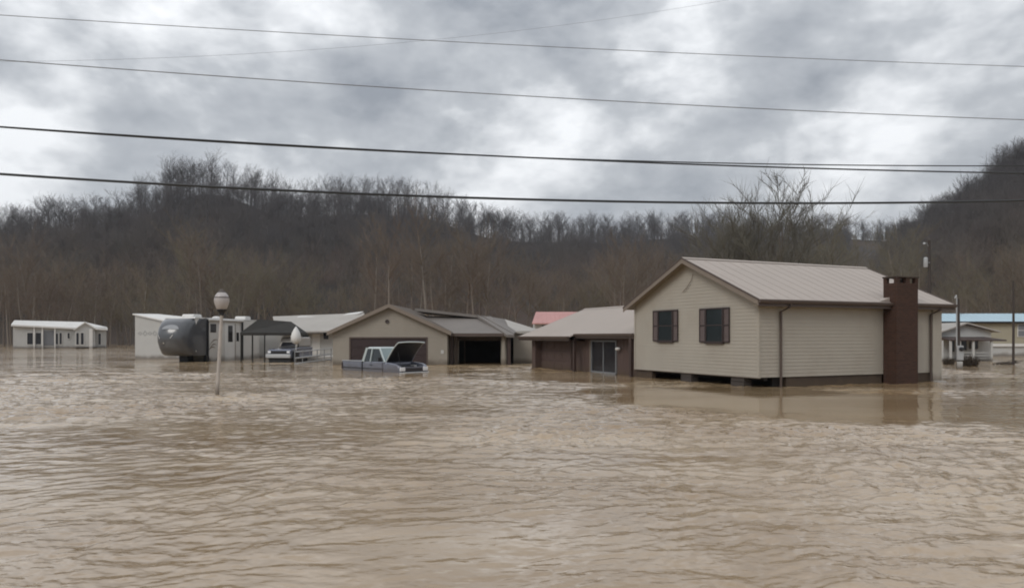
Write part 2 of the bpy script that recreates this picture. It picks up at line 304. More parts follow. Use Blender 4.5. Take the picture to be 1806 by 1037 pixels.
# ------------------------------------------------------------------ flood water (waves are geometry, ripples bump)
def water():
    rs = [1.2]
    while rs[-1] < 3.2: rs.append(rs[-1] * 1.02)
    while rs[-1] < 60: rs.append(rs[-1] * 1.0041)
    while rs[-1] < 2200: rs.append(rs[-1] * 1.05)
    rs = np.array(rs)
    th = np.radians(np.concatenate([np.linspace(-180, -50, 60)[:-1], np.linspace(-50, 50, 860), np.linspace(50, 180, 60)[1:]]))
    Rg, T = np.meshgrid(rs, th, indexing='ij')
    x = Rg * np.sin(T); y = Rg * np.cos(T)
    rng = np.random.RandomState(5)
    def vn(x, y, s, seed):                       # smooth value noise from sines
        r = np.random.RandomState(seed); o = np.zeros_like(x)
        for k in range(7):
            a = r.uniform(0, 6.28); f = s * r.uniform(0.6, 1.7); o += np.sin((x * math.cos(a) + y * math.sin(a)) * f + r.uniform(0, 6.28))
        return o / 3.0
    amp = 0.74 + 0.55 * vn(x, y, 0.30, 1) + 0.38 * vn(x, y, 1.0, 2)
    amp = np.clip(amp, 0.32, 1.9)
    # slack water in the lee of the house
    def lee(cx, cy, rx, ry, k):
        return 1 - k * np.exp(-((x - cx) / rx) ** 2 - ((y - cy) / ry) ** 2)
    qh = np.sqrt(((x - 7.9 + 0.25 * (y - 21)) / 4.9) ** 2 + ((y - 22.5) / 6.3) ** 2) + 0.10 * vn(x, y, 1.3, 11) + 0.06 * vn(x, y, 4.0, 12)
    calm = (1 - 0.95 / (1 + np.exp((qh - 1.0) * 11))) * lee(2.5, 34, 4, 5, 0.75) * lee(-4, 37, 6, 5, 0.5) * lee(-15, 45, 6, 6, 0.6) * lee(20, 32, 5, 8, 0.6)
    amp = amp * calm * np.clip((Rg - 2) / 8, 0.4, 1) * (1 + 0.7 * np.clip((Rg - 9) / 18, 0, 1))
    wx = x + 0.35 * vn(x, y, 0.8, 3) + 0.10 * vn(x, y, 3.0, 4); wy = y + 0.35 * vn(x, y, 0.7, 5) + 0.10 * vn(x, y, 2.6, 6)
    z = np.zeros_like(x)
    for k in range(58):
        lam = 0.11 * (1.2 / 0.11) ** rng.uniform(0, 1) if k > 4 else rng.uniform(1.8, 4)
        a = rng.normal(math.radians(80), math.radians(48)); kk = 6.28318 / lam
        A = (0.0066 * lam if lam < 0.5 else 0.0033 * (lam / 0.5) ** 0.45) * rng.uniform(0.6, 1.2)
        if k <= 4: A *= 0.6
        ph = (wx * math.cos(a) + wy * math.sin(a)) * kk + rng.uniform(0, 6.28)
        s = np.sin(ph)
        # fade what the grid can no longer carry
        res = np.clip(lam / (Rg * 0.0041 * 4.0), 0, 1) ** 2 * np.clip(lam / (Rg * 0.00215 * 3.0), 0, 1) ** 2
        z += A * (s + 0.35 * np.cos(2 * ph)) * res
    z *= amp * 0.78
    z[Rg > 58] *= 0.0
    z *= np.clip((58 - Rg) / 12, 0, 1)
    nr, nt_ = x.shape
    co = np.stack([x, y, z], -1).reshape(-1, 3)
    i, j = np.meshgrid(np.arange(nr - 1), np.arange(nt_ - 1), indexing='ij')
    a = (i * nt_ + j).ravel()
    q = np.stack([a, a + 1, a + nt_ + 1, a + nt_], -1)
    me = bpy.data.meshes.new('water')
    me.vertices.add(len(co)); me.vertices.foreach_set('co', co.ravel())
    me.loops.add(q.size); me.loops.foreach_set('vertex_index', q.ravel())
    me.polygons.add(len(q)); me.polygons.foreach_set('loop_start', np.arange(len(q)) * 4); me.polygons.foreach_set('loop_total', np.full(len(q), 4))
    me.polygons.foreach_set('use_smooth', np.ones(len(q), bool))
    me.update(calc_edges=True); me.validate()
    at = me.attributes.new('calm', 'FLOAT', 'POINT'); at.data.foreach_set('value', (amp).ravel().astype('f'))
    o = bpy.data.objects.new('water', me); C.collection.objects.link(o); o['kind'] = 'structure'
    m = bpy.data.materials.new('muddy_flood_water'); m.use_nodes = True; t = m.node_tree; b = t.nodes['Principled BSDF']
    gg = nd(t, 'ShaderNodeNewGeometry')
    mp = nd(t, 'ShaderNodeMapping'); mp.inputs['Scale'].default_value = (0.16, 0.42, 1); mp.inputs['Rotation'].default_value = (0, 0, R(-8)); t.links.new(gg.outputs['Position'], mp.inputs[0])
    n = nd(t, 'ShaderNodeTexNoise'); n.inputs['Scale'].default_value = 1; n.inputs['Detail'].default_value = 5; t.links.new(mp.outputs[0], n.inputs['Vector'])
    r = nd(t, 'ShaderNodeValToRGB'); t.links.new(n.outputs['Fac'], r.inputs[0])
    r.color_ramp.elements[0].position = 0.3; r.color_ramp.elements[0].color = (0.255, 0.165, 0.080, 1)
    r.color_ramp.elements[1].position = 0.7; r.color_ramp.elements[1].color = (0.42, 0.315, 0.20, 1)
    # pale flecks mixed into the water colour in drifting streaks
    mf_ = nd(t, 'ShaderNodeMapping'); mf_.inputs['Scale'].default_value = (4.0, 11.0, 1); t.links.new(gg.outputs['Position'], mf_.inputs[0])
    nf = nd(t, 'ShaderNodeTexNoise'); nf.inputs['Scale'].default_value = 1.0; nf.inputs['Detail'].default_value = 4; t.links.new(mf_.outputs[0], nf.inputs['Vector'])
    ns = nd(t, 'ShaderNodeTexNoise'); ns.inputs['Scale'].default_value = 2.3; ns.inputs['Detail'].default_value = 2; ns.inputs['Distortion'].default_value = 1.0; t.links.new(mp.outputs[0], ns.inputs['Vector'])
    th1 = nd(t, 'ShaderNodeMapRange'); t.links.new(nf.outputs['Fac'], th1.inputs[0]); th1.inputs[1].default_value = 0.60; th1.inputs[2].default_value = 0.68
    th2 = nd(t, 'ShaderNodeMapRange'); t.links.new(ns.outputs['Fac'], th2.inputs[0]); th2.inputs[1].default_value = 0.50; th2.inputs[2].default_value = 0.66
    fm = nd(t, 'ShaderNodeMix', data_type='RGBA'); t.links.new(mth(t, 'MULTIPLY', mth(t, 'MULTIPLY', th1.outputs[0], th2.outputs[0]), 0.6), fm.inputs[0])
    t.links.new(r.outputs[0], fm.inputs[6]); fm.inputs[7].default_value = (0.58, 0.50, 0.39, 1)
    t.links.new(fm.outputs[2], b.inputs['Base Color'])
    b.inputs['Roughness'].default_value = 0.05; b.inputs['IOR'].default_value = 1.6; b.inputs['Specular IOR Level'].default_value = 0.95
    ca = nd(t, 'ShaderNodeAttribute', attribute_name='calm')
    # ripples below the size of the mesh
    m2 = nd(t, 'ShaderNodeMapping'); m2.inputs['Scale'].default_value = (2.3, 3.8, 1); m2.inputs['Rotation'].default_value = (0, 0, R(-9)); t.links.new(gg.outputs['Position'], m2.inputs[0])
    w1 = nd(t, 'ShaderNodeTexNoise'); w1.inputs['Scale'].default_value = 2.2; w1.inputs['Detail'].default_value = 5; w1.inputs['Distortion'].default_value = 0.6; t.links.new(m2.outputs[0], w1.inputs['Vector'])
    w2 = nd(t, 'ShaderNodeTexNoise'); w2.inputs['Scale'].default_value = 0.28; w2.inputs['Detail'].default_value = 2; w2.inputs['Distortion'].default_value = 0.4; t.links.new(m2.outputs[0], w2.inputs['Vector'])
    b1 = nd(t, 'ShaderNodeBump'); t.links.new(w1.outputs['Fac'], b1.inputs['Height']); b1.inputs['Distance'].default_value = 0.05
    t.links.new(mth(t, 'MULTIPLY', ca.outputs['Fac'], 0.42), b1.inputs['Strength'])
    w3 = nd(t, 'ShaderNodeTexNoise'); w3.inputs['Scale'].default_value = 0.10; w3.inputs['Detail'].default_value = 2; w3.inputs['Distortion'].default_value = 0.5; t.links.new(m2.outputs[0], w3.inputs['Vector'])
    vl = nd(t, 'ShaderNodeVectorMath', operation='LENGTH'); t.links.new(gg.outputs['Position'], vl.inputs[0])
    far = nd(t, 'ShaderNodeMapRange'); t.links.new(vl.outputs['Value'], far.inputs[0]); far.inputs[1].default_value = 25; far.inputs[2].default_value = 55; far.inputs[3].default_value = 0; far.inputs[4].default_value = 1.0
    b3 = nd(t, 'ShaderNodeBump'); t.links.new(w3.outputs['Fac'], b3.inputs['Height']); b3.inputs['Distance'].default_value = 0.6
    t.links.new(mth(t, 'MULTIPLY', far.outputs[0], ca.outputs['Fac'], clamp=True), b3.inputs['Strength']); t.links.new(b1.outputs[0], b3.inputs['Normal'])
    b2 = nd(t, 'ShaderNodeBump'); t.links.new(w2.outputs['Fac'], b2.inputs['Height']); b2.inputs['Distance'].default_value = 0.22
    t.links.new(mth(t, 'MULTIPLY', ca.outputs['Fac'], 0.30), b2.inputs['Strength'])
    t.links.new(b3.outputs[0], b2.inputs['Normal'])
    t.links.new(b2.outputs[0], b.inputs['Normal'])
    me.materials.append(m)
water()

# ------------------------------------------------------------------ hills
def interp(tab, x):
    xs = [t[0] for t in tab]
    return [float(np.interp(x, xs, [t[k] for t in tab])) for k in range(1, len(tab[0]))]
# bearing column : row of the bare ridge line, distance of the ridge, distance of the foot
LEFT_HILL = [(-1500, 430, 330, 150), (-500, 425, 330, 150), (0, 428, 330, 165), (50, 412, 335, 168), (110, 404, 340, 170), (160, 394, 345, 170), (210, 384, 350, 170), (260, 362, 360, 172),
    (310, 334, 370, 175), (355, 322, 375, 175), (400, 326, 380, 175), (440, 342, 385, 175), (480, 360, 390, 175), (540, 364, 395, 175), (620, 358, 400, 175), (690, 360, 405, 175),
    (750, 364, 410, 175), (800, 382, 415, 178), (860, 400, 430, 180), (930, 408, 450, 185), (1000, 406, 470, 185), (1080, 409, 480, 185), (1160, 402, 490, 185), (1240, 398, 500, 185),
    (1340, 405, 510, 190), (1440, 412, 540, 190), (1500, 416, 600, 200), (1580, 420, 650, 200), (1700, 425, 650, 200), (3000, 420, 650, 200)]
LEFT_HILL = [(b, r + (20 if b < 1400 else 6), dr, d0) for b, r, dr, d0 in LEFT_HILL]
RIGHT_HILL = [(1480, 600, 330, 170), (1530, 520, 330, 165), (1570, 465, 320, 160), (1610, 440, 310, 150), (1650, 418, 300, 145), (1700, 388, 290, 140), (1745, 358, 280, 135), (1806, 318, 270, 130), (2000, 230, 250, 125), (2500, 200, 250, 125), (3600, 200, 250, 125)]
def hz(tab, bx, d):
    row, dr, d0 = interp(tab, bx)
    zr = CH + (HY - row) / F * dr
    u = (d - d0) / (dr - d0)
    if u <= 0: return -1.0 + 0.0 * d
    bmp = 2.2 * math.sin(bx * 0.021 + d * 0.03) * math.sin(d * 0.045 + bx * 0.011)
    if u <= 1: return -1 + (zr + 1) * (u ** 1.08) + bmp * min(1, 4 * u * (1 - u))
    return zr - (d - dr) * 0.25
def hill(tab, name, b0, b1, nb, dmax):
    mb = MB(); rows = 46
    for i in range(nb + 1):
        bx = b0 + (b1 - b0) * i / nb
        row, dr, d0 = interp(tab, bx)
        for j in range(rows + 1):
            d = d0 - 2 + (dr - d0 + 2) * j / 36 if j <= 36 else dr + dr * 0.3 * (j - 36) / 10
            mb.v.append(((bx - CX) / F * d, d, hz(tab, bx, d)))
    for i in range(nb):
        for j in range(rows):
            a = i * (rows + 1) + j; mb.f.append((a, a + rows + 1, a + rows + 2, a + 1))
    return mb.build(name, M['litter'], kind='structure', smooth=True)
hill(LEFT_HILL, 'hills', -1500, 3000, 220, 0)
hill(RIGHT_HILL, 'hills', 1480, 3600, 110, 0)

# ------------------------------------------------------------------ bare winter trees
def rot_about(v, ax, a): return Matrix.Rotation(a, 3, ax) @ v
def grow(seed, H, spread=0.36, twigs=6, forks=1, upright=0.6, thick=1.0, low=0.26, twr=0.020, nlimb=15, bmin=0.016):
    rnd = random.Random(seed)
    tr, cr = MB(), MB()
    def path(p, d, L, n, wob, lift):
        pts = [p.copy()]; d = d.normalized()
        for i in range(n):
            d = (d + Vector((rnd.uniform(-1, 1), rnd.uniform(-1, 1), rnd.uniform(-1, 1))) * wob + Vector((0, 0, lift))).normalized()
            pts.append(pts[-1] + d * L / n)
        return pts
    stems = []
    for k in range(forks):
        lean = 0.05 if forks == 1 else 0.2
        a = rnd.uniform(0, 6.28)
        d = Vector((math.cos(a) * lean, math.sin(a) * lean, 1))
        pts = path(Vector((0, 0, -0.9)) + Vector((math.cos(a), math.sin(a), 0)) * (0.0 if k == 0 else 0.25), d, H * rnd.uniform(0.72, 0.85), 7, 0.05, 0.04)
        r0 = 0.0125 * H * thick * (1 if forks == 1 else 0.75)
        tr.tube(pts, [r0 * (1 - 0.82 * (i / 7) ** 0.9) for i in range(8)], 6, cap=False)
        stems.append((pts, r0))
    for pts, r0 in stems:
        nl = int(nlimb / forks) + 3
        for i in range(nl):
            f = low + (1 - low) * (i + rnd.random()) / nl; f = min(f, 0.999)
            q = f * 7; k = int(q); p = pts[k].lerp(pts[k + 1], q - k)
            a = rnd.uniform(0, 6.28); el = upright * rnd.uniform(0.7, 1.3) + 0.5 * f
            d = Vector((math.cos(a), math.sin(a), el))
            g_ = (f - low) / (1 - low)
            Ll = H * spread * (0.62 + 0.95 * g_ - 1.05 * g_ * g_) * 1.15 * rnd.uniform(0.7, 1.2)
            lp = path(p, d, Ll, 4, 0.15, 0.07)
            rl = max(0.026, r0 * (1 - 0.8 * f) * 0.5)
            cr.tube(lp, [rl, rl * 0.75, rl * 0.5, rl * 0.32, rl * 0.15], 4, cap=False)
            for b in range(6):
                fb = 0.2 + 0.8 * (b + rnd.random()) / 6; qb = min(fb * 4, 3.999); kb = int(qb)
                pb = lp[kb].lerp(lp[kb + 1], qb - kb); dl = (lp[kb + 1] - lp[kb]).normalized()
                db = (dl * 0.7 + Vector((rnd.uniform(-1, 1), rnd.uniform(-1, 1), rnd.uniform(-0.25, 1.1))) * 0.8)
                Lb = Ll * 0.42 * rnd.uniform(0.7, 1.2)
                bp = path(pb, db, Lb, 2, 0.14, 0.05)
                rb = max(bmin, rl * 0.32)
                cr.tube(bp, [rb, rb * 0.7, rb * 0.35], 3, cap=False)
                for t in range(twigs):
                    ft = 0.15 + 0.85 * (t + rnd.random()) / twigs; qt = min(ft * 2, 1.999); kt = int(qt)
                    pt = bp[kt].lerp(bp[kt + 1], qt - kt)
                    dt = (db.normalized() * 0.8 + Vector((rnd.uniform(-1, 1), rnd.uniform(-1, 1), rnd.uniform(-0.3, 1.1))) * 0.8).normalized()
                    Lt = Lb * 0.6 * rnd.uniform(0.6, 1.2); rt = twr * thick
                    u = dt.orthogonal().normalized() * rt; w = dt.cross(u)
                    n = len(cr.v)
                    cr.v += [tuple(pt + u), tuple(pt - u * 0.5 + w * 0.87), tuple(pt - u * 0.5 - w * 0.87), tuple(pt + dt * Lt)]
                    cr.f += [(n, n + 1, n + 3), (n + 1, n + 2, n + 3), (n + 2, n, n + 3)]
    return tr, cr
def raw(mb, name, m, smooth=True):
    me = bpy.data.meshes.new(name); me.from_pydata(mb.v, [], mb.f); me.materials.append(m)
    me.polygons.foreach_set('use_smooth', [smooth] * len(me.polygons)); me.update(); return me
KINDS = []
for i, (H, sp, tw, fk, up, th) in enumerate([(18, .34, 7, 1, .7, 1), (20, .30, 7, 1, .9, 1), (17, .42, 8, 2, .6, 1), (19, .36, 7, 2, .8, 1.1), (16, .40, 8, 3, .7, 1), (21, .28, 7, 1, 1.0, 1), (15, .46, 9, 2, .45, 1), (18, .38, 8, 1, .55, 1.2)]):
    a, b = grow(100 + i, H, sp * 0.95, tw + 3, fk, up * 0.75, th, low=(0.42, 0.5, 0.3, 0.36, 0.25, 0.55, 0.3, 0.45)[i], nlimb=14, twr=0.013)
    KINDS.append((raw(a, 'trunk', M['bark']), raw(b, 'crown', M['twig']), H))
def place_tree(k, x, y, z, s, rz, label, group, name='bare_tree', cat='tree', trunk=None):
    t = thing(name, label, cat, (x, y, z), rz, group); t.scale = (s, s, s)
    for nm, me in (('trunk', trunk or KINDS[k][0]), ('crown', KINDS[k][1])):
        o = bpy.data.objects.new(nm, me); C.collection.objects.link(o); o.parent = t
    return t
rt = random.Random(21)
PALE = []
for k_ in KINDS:
    me_ = k_[0].copy(); me_.materials.clear(); me_.materials.append(M['sycamore']); PALE.append(me_)
def bank_z(x, y):
    bx = CX + F * x / y
    z = -0.2
    if bx < 1500: z = max(z, hz(LEFT_HILL, bx, y))
    else: z = max(z, hz(LEFT_HILL, bx, y), hz(RIGHT_HILL, min(bx, 3000), y))
    return z
SRC = []
# riverbank row, nearest trees: single things
n_bank = 0
for i in range(190):
    bx = -40 + 1900 * (i + rt.random()) / 190
    y = rt.uniform(126, 165) if bx < 620 else rt.uniform(108, 155)
    if 930 < bx < 1250: y = rt.uniform(100, 145)
    x = X(bx, y); k = rt.randrange(8)
    s = rt.uniform(0.62, 1.2) * (1 + 0.16 * math.sin(bx * 0.017 + 1) + 0.1 * math.sin(bx * 0.041)) * (0.88 if bx > 1600 else 1)
    if 880 < bx < 1300: s = min(s, 0.9)
    where = next(w_ for lim, w_ in ((215, 'the far white mobile home'), (460, 'the two white campers'), (600, 'the grey roofed shed'), (800, 'the tan garage'), (930, 'the open garage bay'), (1030, 'the red roofed house'), (1110, 'the annexe ridge'), (1330, 'the gable of the beige house'), (1560, 'the long roof of the beige house'), (1690, 'the brown chimney'), (9999, 'the blue roofed home')) if bx < lim)
    lab = ('bare brown front-row riverbank tree behind ' if y < 138 else 'bare grey brown tree at the hill foot behind ') + where
    t = place_tree(k, x, y, bank_z(x, y), s, rt.uniform(0, 6.28), lab, 'bare trees along the riverbank', trunk=PALE[k] if (i % 9 == 2 and len(SRC) >= 8) else None)
    if len(SRC) < 8 and k not in [q[0] for q in SRC]: SRC.append((k, t))
# big grey trees behind the beige house
M['bigtwig'] = wood_mat('big_tree_twigs', [(0.17, 0.15, 0.12), (0.18, 0.165, 0.13), (0.15, 0.14, 0.12)], 0.72)
bt, bc = grow(400, 21, .44, 13, 4, 0.7, 1.2, low=0.25, twr=0.021, nlimb=34, bmin=0.028)
BIGT = raw(bt, 'trunk', M['bark']); BIGC = raw(bc, 'crown', M['bigtwig'])
bt, bc = grow(401, 20, .44, 13, 3, 0.6, 1.2, low=0.25, twr=0.021, nlimb=30, bmin=0.028)
BIGT2 = raw(bt, 'trunk', M['bark']); BIGC2 = raw(bc, 'crown', M['bigtwig'])
for px, y, s, rz, v, lab in [
    (1370, 84, 0.92, 0.3, 0, 'tallest bare grey tree rising behind the ridge of the beige house'),
    (1315, 88, 0.86, 1.9, 1, 'bare tree just beside the tallest tree, above the middle of the house roof'),
    (1255, 92, 0.78, 2.9, 0, 'bare tree rising directly above the gable peak of the beige house'),
    (1425, 96, 0.70, 4.1, 1, 'low bare tree over the chimney side of the house roof')]:
    t = thing('big_bare_tree', lab, 'tree', (X(px, y), y, -0.5), rz, 'big bare trees behind the house'); t.scale = (s, s, s)
    for nm, me in (('trunk', BIGT if v == 0 else BIGT2), ('crown', BIGC if v == 0 else BIGC2)):
        o = bpy.data.objects.new(nm, me); C.collection.objects.link(o); o.parent = t
# white-barked sycamores low on the left hill and others
for px, py, y, s, k, lab in [(385, 520, 172, 0.85, 5, 'pale barked sycamore above the street lamp globe'),
                      (305, 530, 170, 0.8, 3, 'pale leaning sycamore above the white camper wall'),
                      (160, 520, 172, 0.7, 1, 'pale barked tree above the roof of the far white mobile home')]:
    me = KINDS[k][0].copy(); me.materials.clear(); me.materials.append(M['sycamore'])
    place_tree(k, X(px, y), y, bank_z(X(px, y), y), s, 1.0 + px, lab, None, name='sycamore_tree', trunk=me)
# slender trees beside the utility poles on the right
for px, y, s, k, lab in [(1672, 74, 0.42, 2, 'small dark tree behind the right end of the beige house roof'), (1700, 78, 0.42, 4, 'small dark tree between the service pole and the porch roof')]:
    place_tree(k, X(px, y), y, -0.4, s, px, lab, None)

# the wood on the slopes: one mass
pts, idx, scl, rot = [], [], [], []
def scatter(tab, b0, b1, n, du0=0.0, du1=1.02, s0=0.7, s1=1.05, jit=1.0):
    i = 0
    while i < n:
        bx = rt.uniform(b0, b1); row, dr, d0 = interp(tab, bx)
        u = du0 + (du1 - du0) * math.sqrt(rt.random()) if jit else rt.uniform(du0, du1)
        d = d0 + (dr - d0) * u
        z = hz(tab, bx, d)
        if tab is LEFT_HILL and bx > 1530 and z < hz(RIGHT_HILL, bx, d): i += 1; continue
        s = rt.uniform(s0, s1)
        pts.append(((bx - CX) / F * d, d, z - 0.3)); idx.append(rt.randrange(8) if jit else rt.choice((0, 1, 3, 5, 7, 7))); scl.append(s); rot.append(rt.uniform(0, 6.28)); i += 1
scatter(LEFT_HILL, -250, 760, 1200, du1=0.90, s0=0.75, s1=1.1)
scatter(LEFT_HILL, 760, 1500, 1000, du1=0.90, s0=0.7, s1=0.95)
scatter(LEFT_HILL, -250, 900, 210, 0.95, 1.03, 0.8, 1.3, 0)     # crest
scatter(LEFT_HILL, 850, 1640, 230, 0.96, 1.03, 0.7, 1.2, 0)
scatter(RIGHT_HILL, 1540, 2050, 760, s0=0.6, s1=0.9)
scatter(RIGHT_HILL, 1570, 2050, 190, 0.93, 1.05, 0.6, 1.05, 0)
for _ in range(130):
    bx = rt.uniform(1400, 1640); row, dr, d0 = interp(LEFT_HILL, bx); d = dr * rt.uniform(0.97, 1.01)
    pts.append(((bx - CX) / F * d, d, hz(LEFT_HILL, bx, d) - 2.0)); idx.append(rt.choice((2, 4, 6))); scl.append(rt.uniform(0.4, 0.75)); rot.append(rt.uniform(0, 6.28))
def forest():
    me = bpy.data.meshes.new('forest'); me.from_pydata(pts, [], [])
    for nm, ty, arr in (('kind_index', 'INT', idx), ('tree_scale', 'FLOAT', scl), ('tree_turn', 'FLOAT', rot)):
        a = me.attributes.new(nm, ty, 'POINT'); a.data.foreach_set('value', arr)
    o = bpy.data.objects.new('forest', me); C.collection.objects.link(o)
    ng = bpy.data.node_groups.new('forest_spread', 'GeometryNodeTree')
    ng.interface.new_socket('Geometry', in_out='INPUT', socket_type='NodeSocketGeometry'); ng.interface.new_socket('Geometry', in_out='OUTPUT', socket_type='NodeSocketGeometry')
    gi = nd(ng, 'NodeGroupInput'); go = nd(ng, 'NodeGroupOutput')
    lst = nd(ng, 'GeometryNodeJoinGeometry')
    order = sorted(SRC, key=lambda q: q[0])
    for k, t in reversed(order):
        jj = nd(ng, 'GeometryNodeJoinGeometry')
        for ch in t.children:
            oi = nd(ng, 'GeometryNodeObjectInfo', transform_space='ORIGINAL'); oi.inputs['Object'].default_value = ch
            ng.links.new(oi.outputs['Geometry'], jj.inputs[0])
        sm = nd(ng, 'GeometryNodeSetMaterial'); sm.inputs['Material'].default_value = M['hillwood']; ng.links.new(jj.outputs[0], sm.inputs[0])
        g2 = nd(ng, 'GeometryNodeGeometryToInstance'); ng.links.new(sm.outputs[0], g2.inputs[0]); ng.links.new(g2.outputs[0], lst.inputs[0])
    ip = nd(ng, 'GeometryNodeInstanceOnPoints'); ng.links.new(gi.outputs[0], ip.inputs['Points']); ng.links.new(lst.outputs[0], ip.inputs['Instance'])
    ip.inputs['Pick Instance'].default_value = True
    def att(nm, ty):
        a = nd(ng, 'GeometryNodeInputNamedAttribute', data_type=ty); a.inputs['Name'].default_value = nm; return a.outputs[0]
    ng.links.new(att('kind_index', 'INT'), ip.inputs['Instance Index'])
    cb = nd(ng, 'ShaderNodeCombineXYZ'); ng.links.new(att('tree_turn', 'FLOAT'), cb.inputs[2])
    e2r = nd(ng, 'FunctionNodeEulerToRotation'); ng.links.new(cb.outputs[0], e2r.inputs[0]); ng.links.new(e2r.outputs[0], ip.inputs['Rotation'])
    ng.links.new(att('tree_scale', 'FLOAT'), ip.inputs['Scale'])
    ng.links.new(ip.outputs[0], go.inputs[0])
    md = o.modifiers.new('spread', 'NODES'); md.node_group = ng
    tag(o, 'bare winter wood covering the hillsides behind the flooded valley', 'wood'); o['kind'] = 'stuff'
forest()
# little conifers on the far skyline
cf = MB()
for i in range(7): cf.lathe([(1.9 * (1 - i / 7.5), 1.6 + i * 1.3), (0.25, 3.7 + i * 1.25)], 7)
cft = MB().tube([(0, 0, -0.5), (0, 0, 9)], [0.2, 0.05], 5)
mf, mt = raw(cf, 'crown', M['needles'], False), raw(cft, 'trunk', M['bark'])
for px in (1548, 1556, 1563, 1572, 1578):
    row, dr, d0 = interp(LEFT_HILL, px); d = dr * 1.0
    t = thing('conifer_tree', 'small pointed conifer on the far skyline in the gap between the hills', 'tree', (X(px, d), d, hz(LEFT_HILL, px, d)), px, 'conifers on the far skyline')
    s = random.uniform(0.7, 1.2); t.scale = (s, s, s)
    for nm, me in (('trunk', mt), ('crown', mf)):
        o = bpy.data.objects.new(nm, me); C.collection.objects.link(o); o.parent = t

# ------------------------------------------------------------------ shared building pieces
def siding_wall(mb, ext, z0, z1, face, step=0.135, out=0.013):
    """lapped boards. ext(z)->(a,b) extent along the wall; face(t, o, z) -> point, o = how far proud"""
    z = z0
    while z < z1 - 1e-4:
        zt = min(z + step, z1)
        a0, b0 = ext(z); a1, b1 = ext(zt)
        if b0 - a0 < 0.02: break
        if b1 < a1: a1 = b1 = (a1 + b1) / 2
        mb.add([face(a0, out, z), face(b0, out, z), face(b1, 0.001, zt), face(a1, 0.001, zt)], [(0, 1, 2, 3)])
        mb.add([face(a0, -0.004, z), face(b0, -0.004, z), face(b0, out, z), face(a0, out, z)], [(0, 1, 2, 3)])
        z = zt
def ribs(mb, n, a, b, fn, w=0.03, h=0.022):
    for i in range(n):
        t = a + (b - a) * (i + 0.5) / n
        p0, p1 = fn(t); mb.beam(p0, p1, w, h)

# ================================================================== the beige house
A = Vector((9.07, 27.1)); TH = math.atan2(0.414, 0.910)
d2 = Vector((math.cos(TH), math.sin(TH))); d1 = Vector((-math.sin(TH), math.cos(TH)))
GW, HL = 8.03, 9.96
H = thing('beige_house', 'beige sided house with brown chimney, pale metal roof and two shuttered windows', 'house', (A.x, A.y, 0), TH)
def gy(px): return on_wall(px, A, d1)      # column -> position along the gable wall
def sx(px): return on_wall(px, A, d2)      # column -> position along the side wall
def zg(px, py): t = gy(px); return Z(py, A.y + d1.y * t)
ZB, ZS = 0.38, 3.02
sl, oh, ze = 0.43, 0.38, 3.25
ridge = ze + sl * (GW / 2 + oh)
def roof_z(y): return ze + sl * (min(y, GW - y) + oh)
# walls: solid core + lapped siding
w = MB(); w.prism([(0.02, ZB + 0.01), (GW - 0.02, ZB + 0.01), (GW - 0.02, ZS), (GW / 2, roof_z(GW / 2) - 0.16), (0.02, ZS)], 'x', 0.02, HL - 0.02)
w.build('wall', M['siding'], H)
s1 = MB()
siding_wall(s1, lambda z: (0.0, GW) if z <= ZS else ((z - (ze + sl * oh - 0.1)) / sl + 0.02, GW - (z - (ze + sl * oh - 0.1)) / sl - 0.02) if z > ze + sl * oh - 0.1 else (0.0, GW), ZB, ridge - 0.22, lambda t, o, z: (-o + 0.005, t, z))
s1.build('gable_siding', M['siding'], H, kind='stuff')
s2 = MB()
siding_wall(s2, lambda z: (0.0, HL), ZB, 3.20, lambda t, o, z: (t, -o + 0.005, z))
s2.build('side_siding', M['siding'], H, kind='stuff')
s3 = MB()
siding_wall(s3, lambda z: (sx(1643), HL + 0.02), -0.2, 3.20, lambda t, o, z: (t, -o - 0.05, z))
s3.box(sx(1643), HL + 0.02, -0.049, 0.3, -0.3, 3.2)
s3.build('corner_bay_siding', M['siding'], H, kind='stuff', label='narrow beige siding strip that runs down into the water')
for (x, y) in ((-0.012, -0.012),):
    MB().box(x - 0.015, 0.07, y - 0.015, 0.07, ZB - 0.03, 3.2).build('corner_trim', M['siding'], H, bevel=0.006)
MB().box(-0.03, -0.002, GW - 0.07, GW + 0.03, ZB - 0.03, 3.2).build('corner_trim', M['siding'], H)
MB().box(-0.03, 0.03, -0.03, GW, ZB - 0.03, ZB - 0.002).build('starter_strip', M['rake'], H)
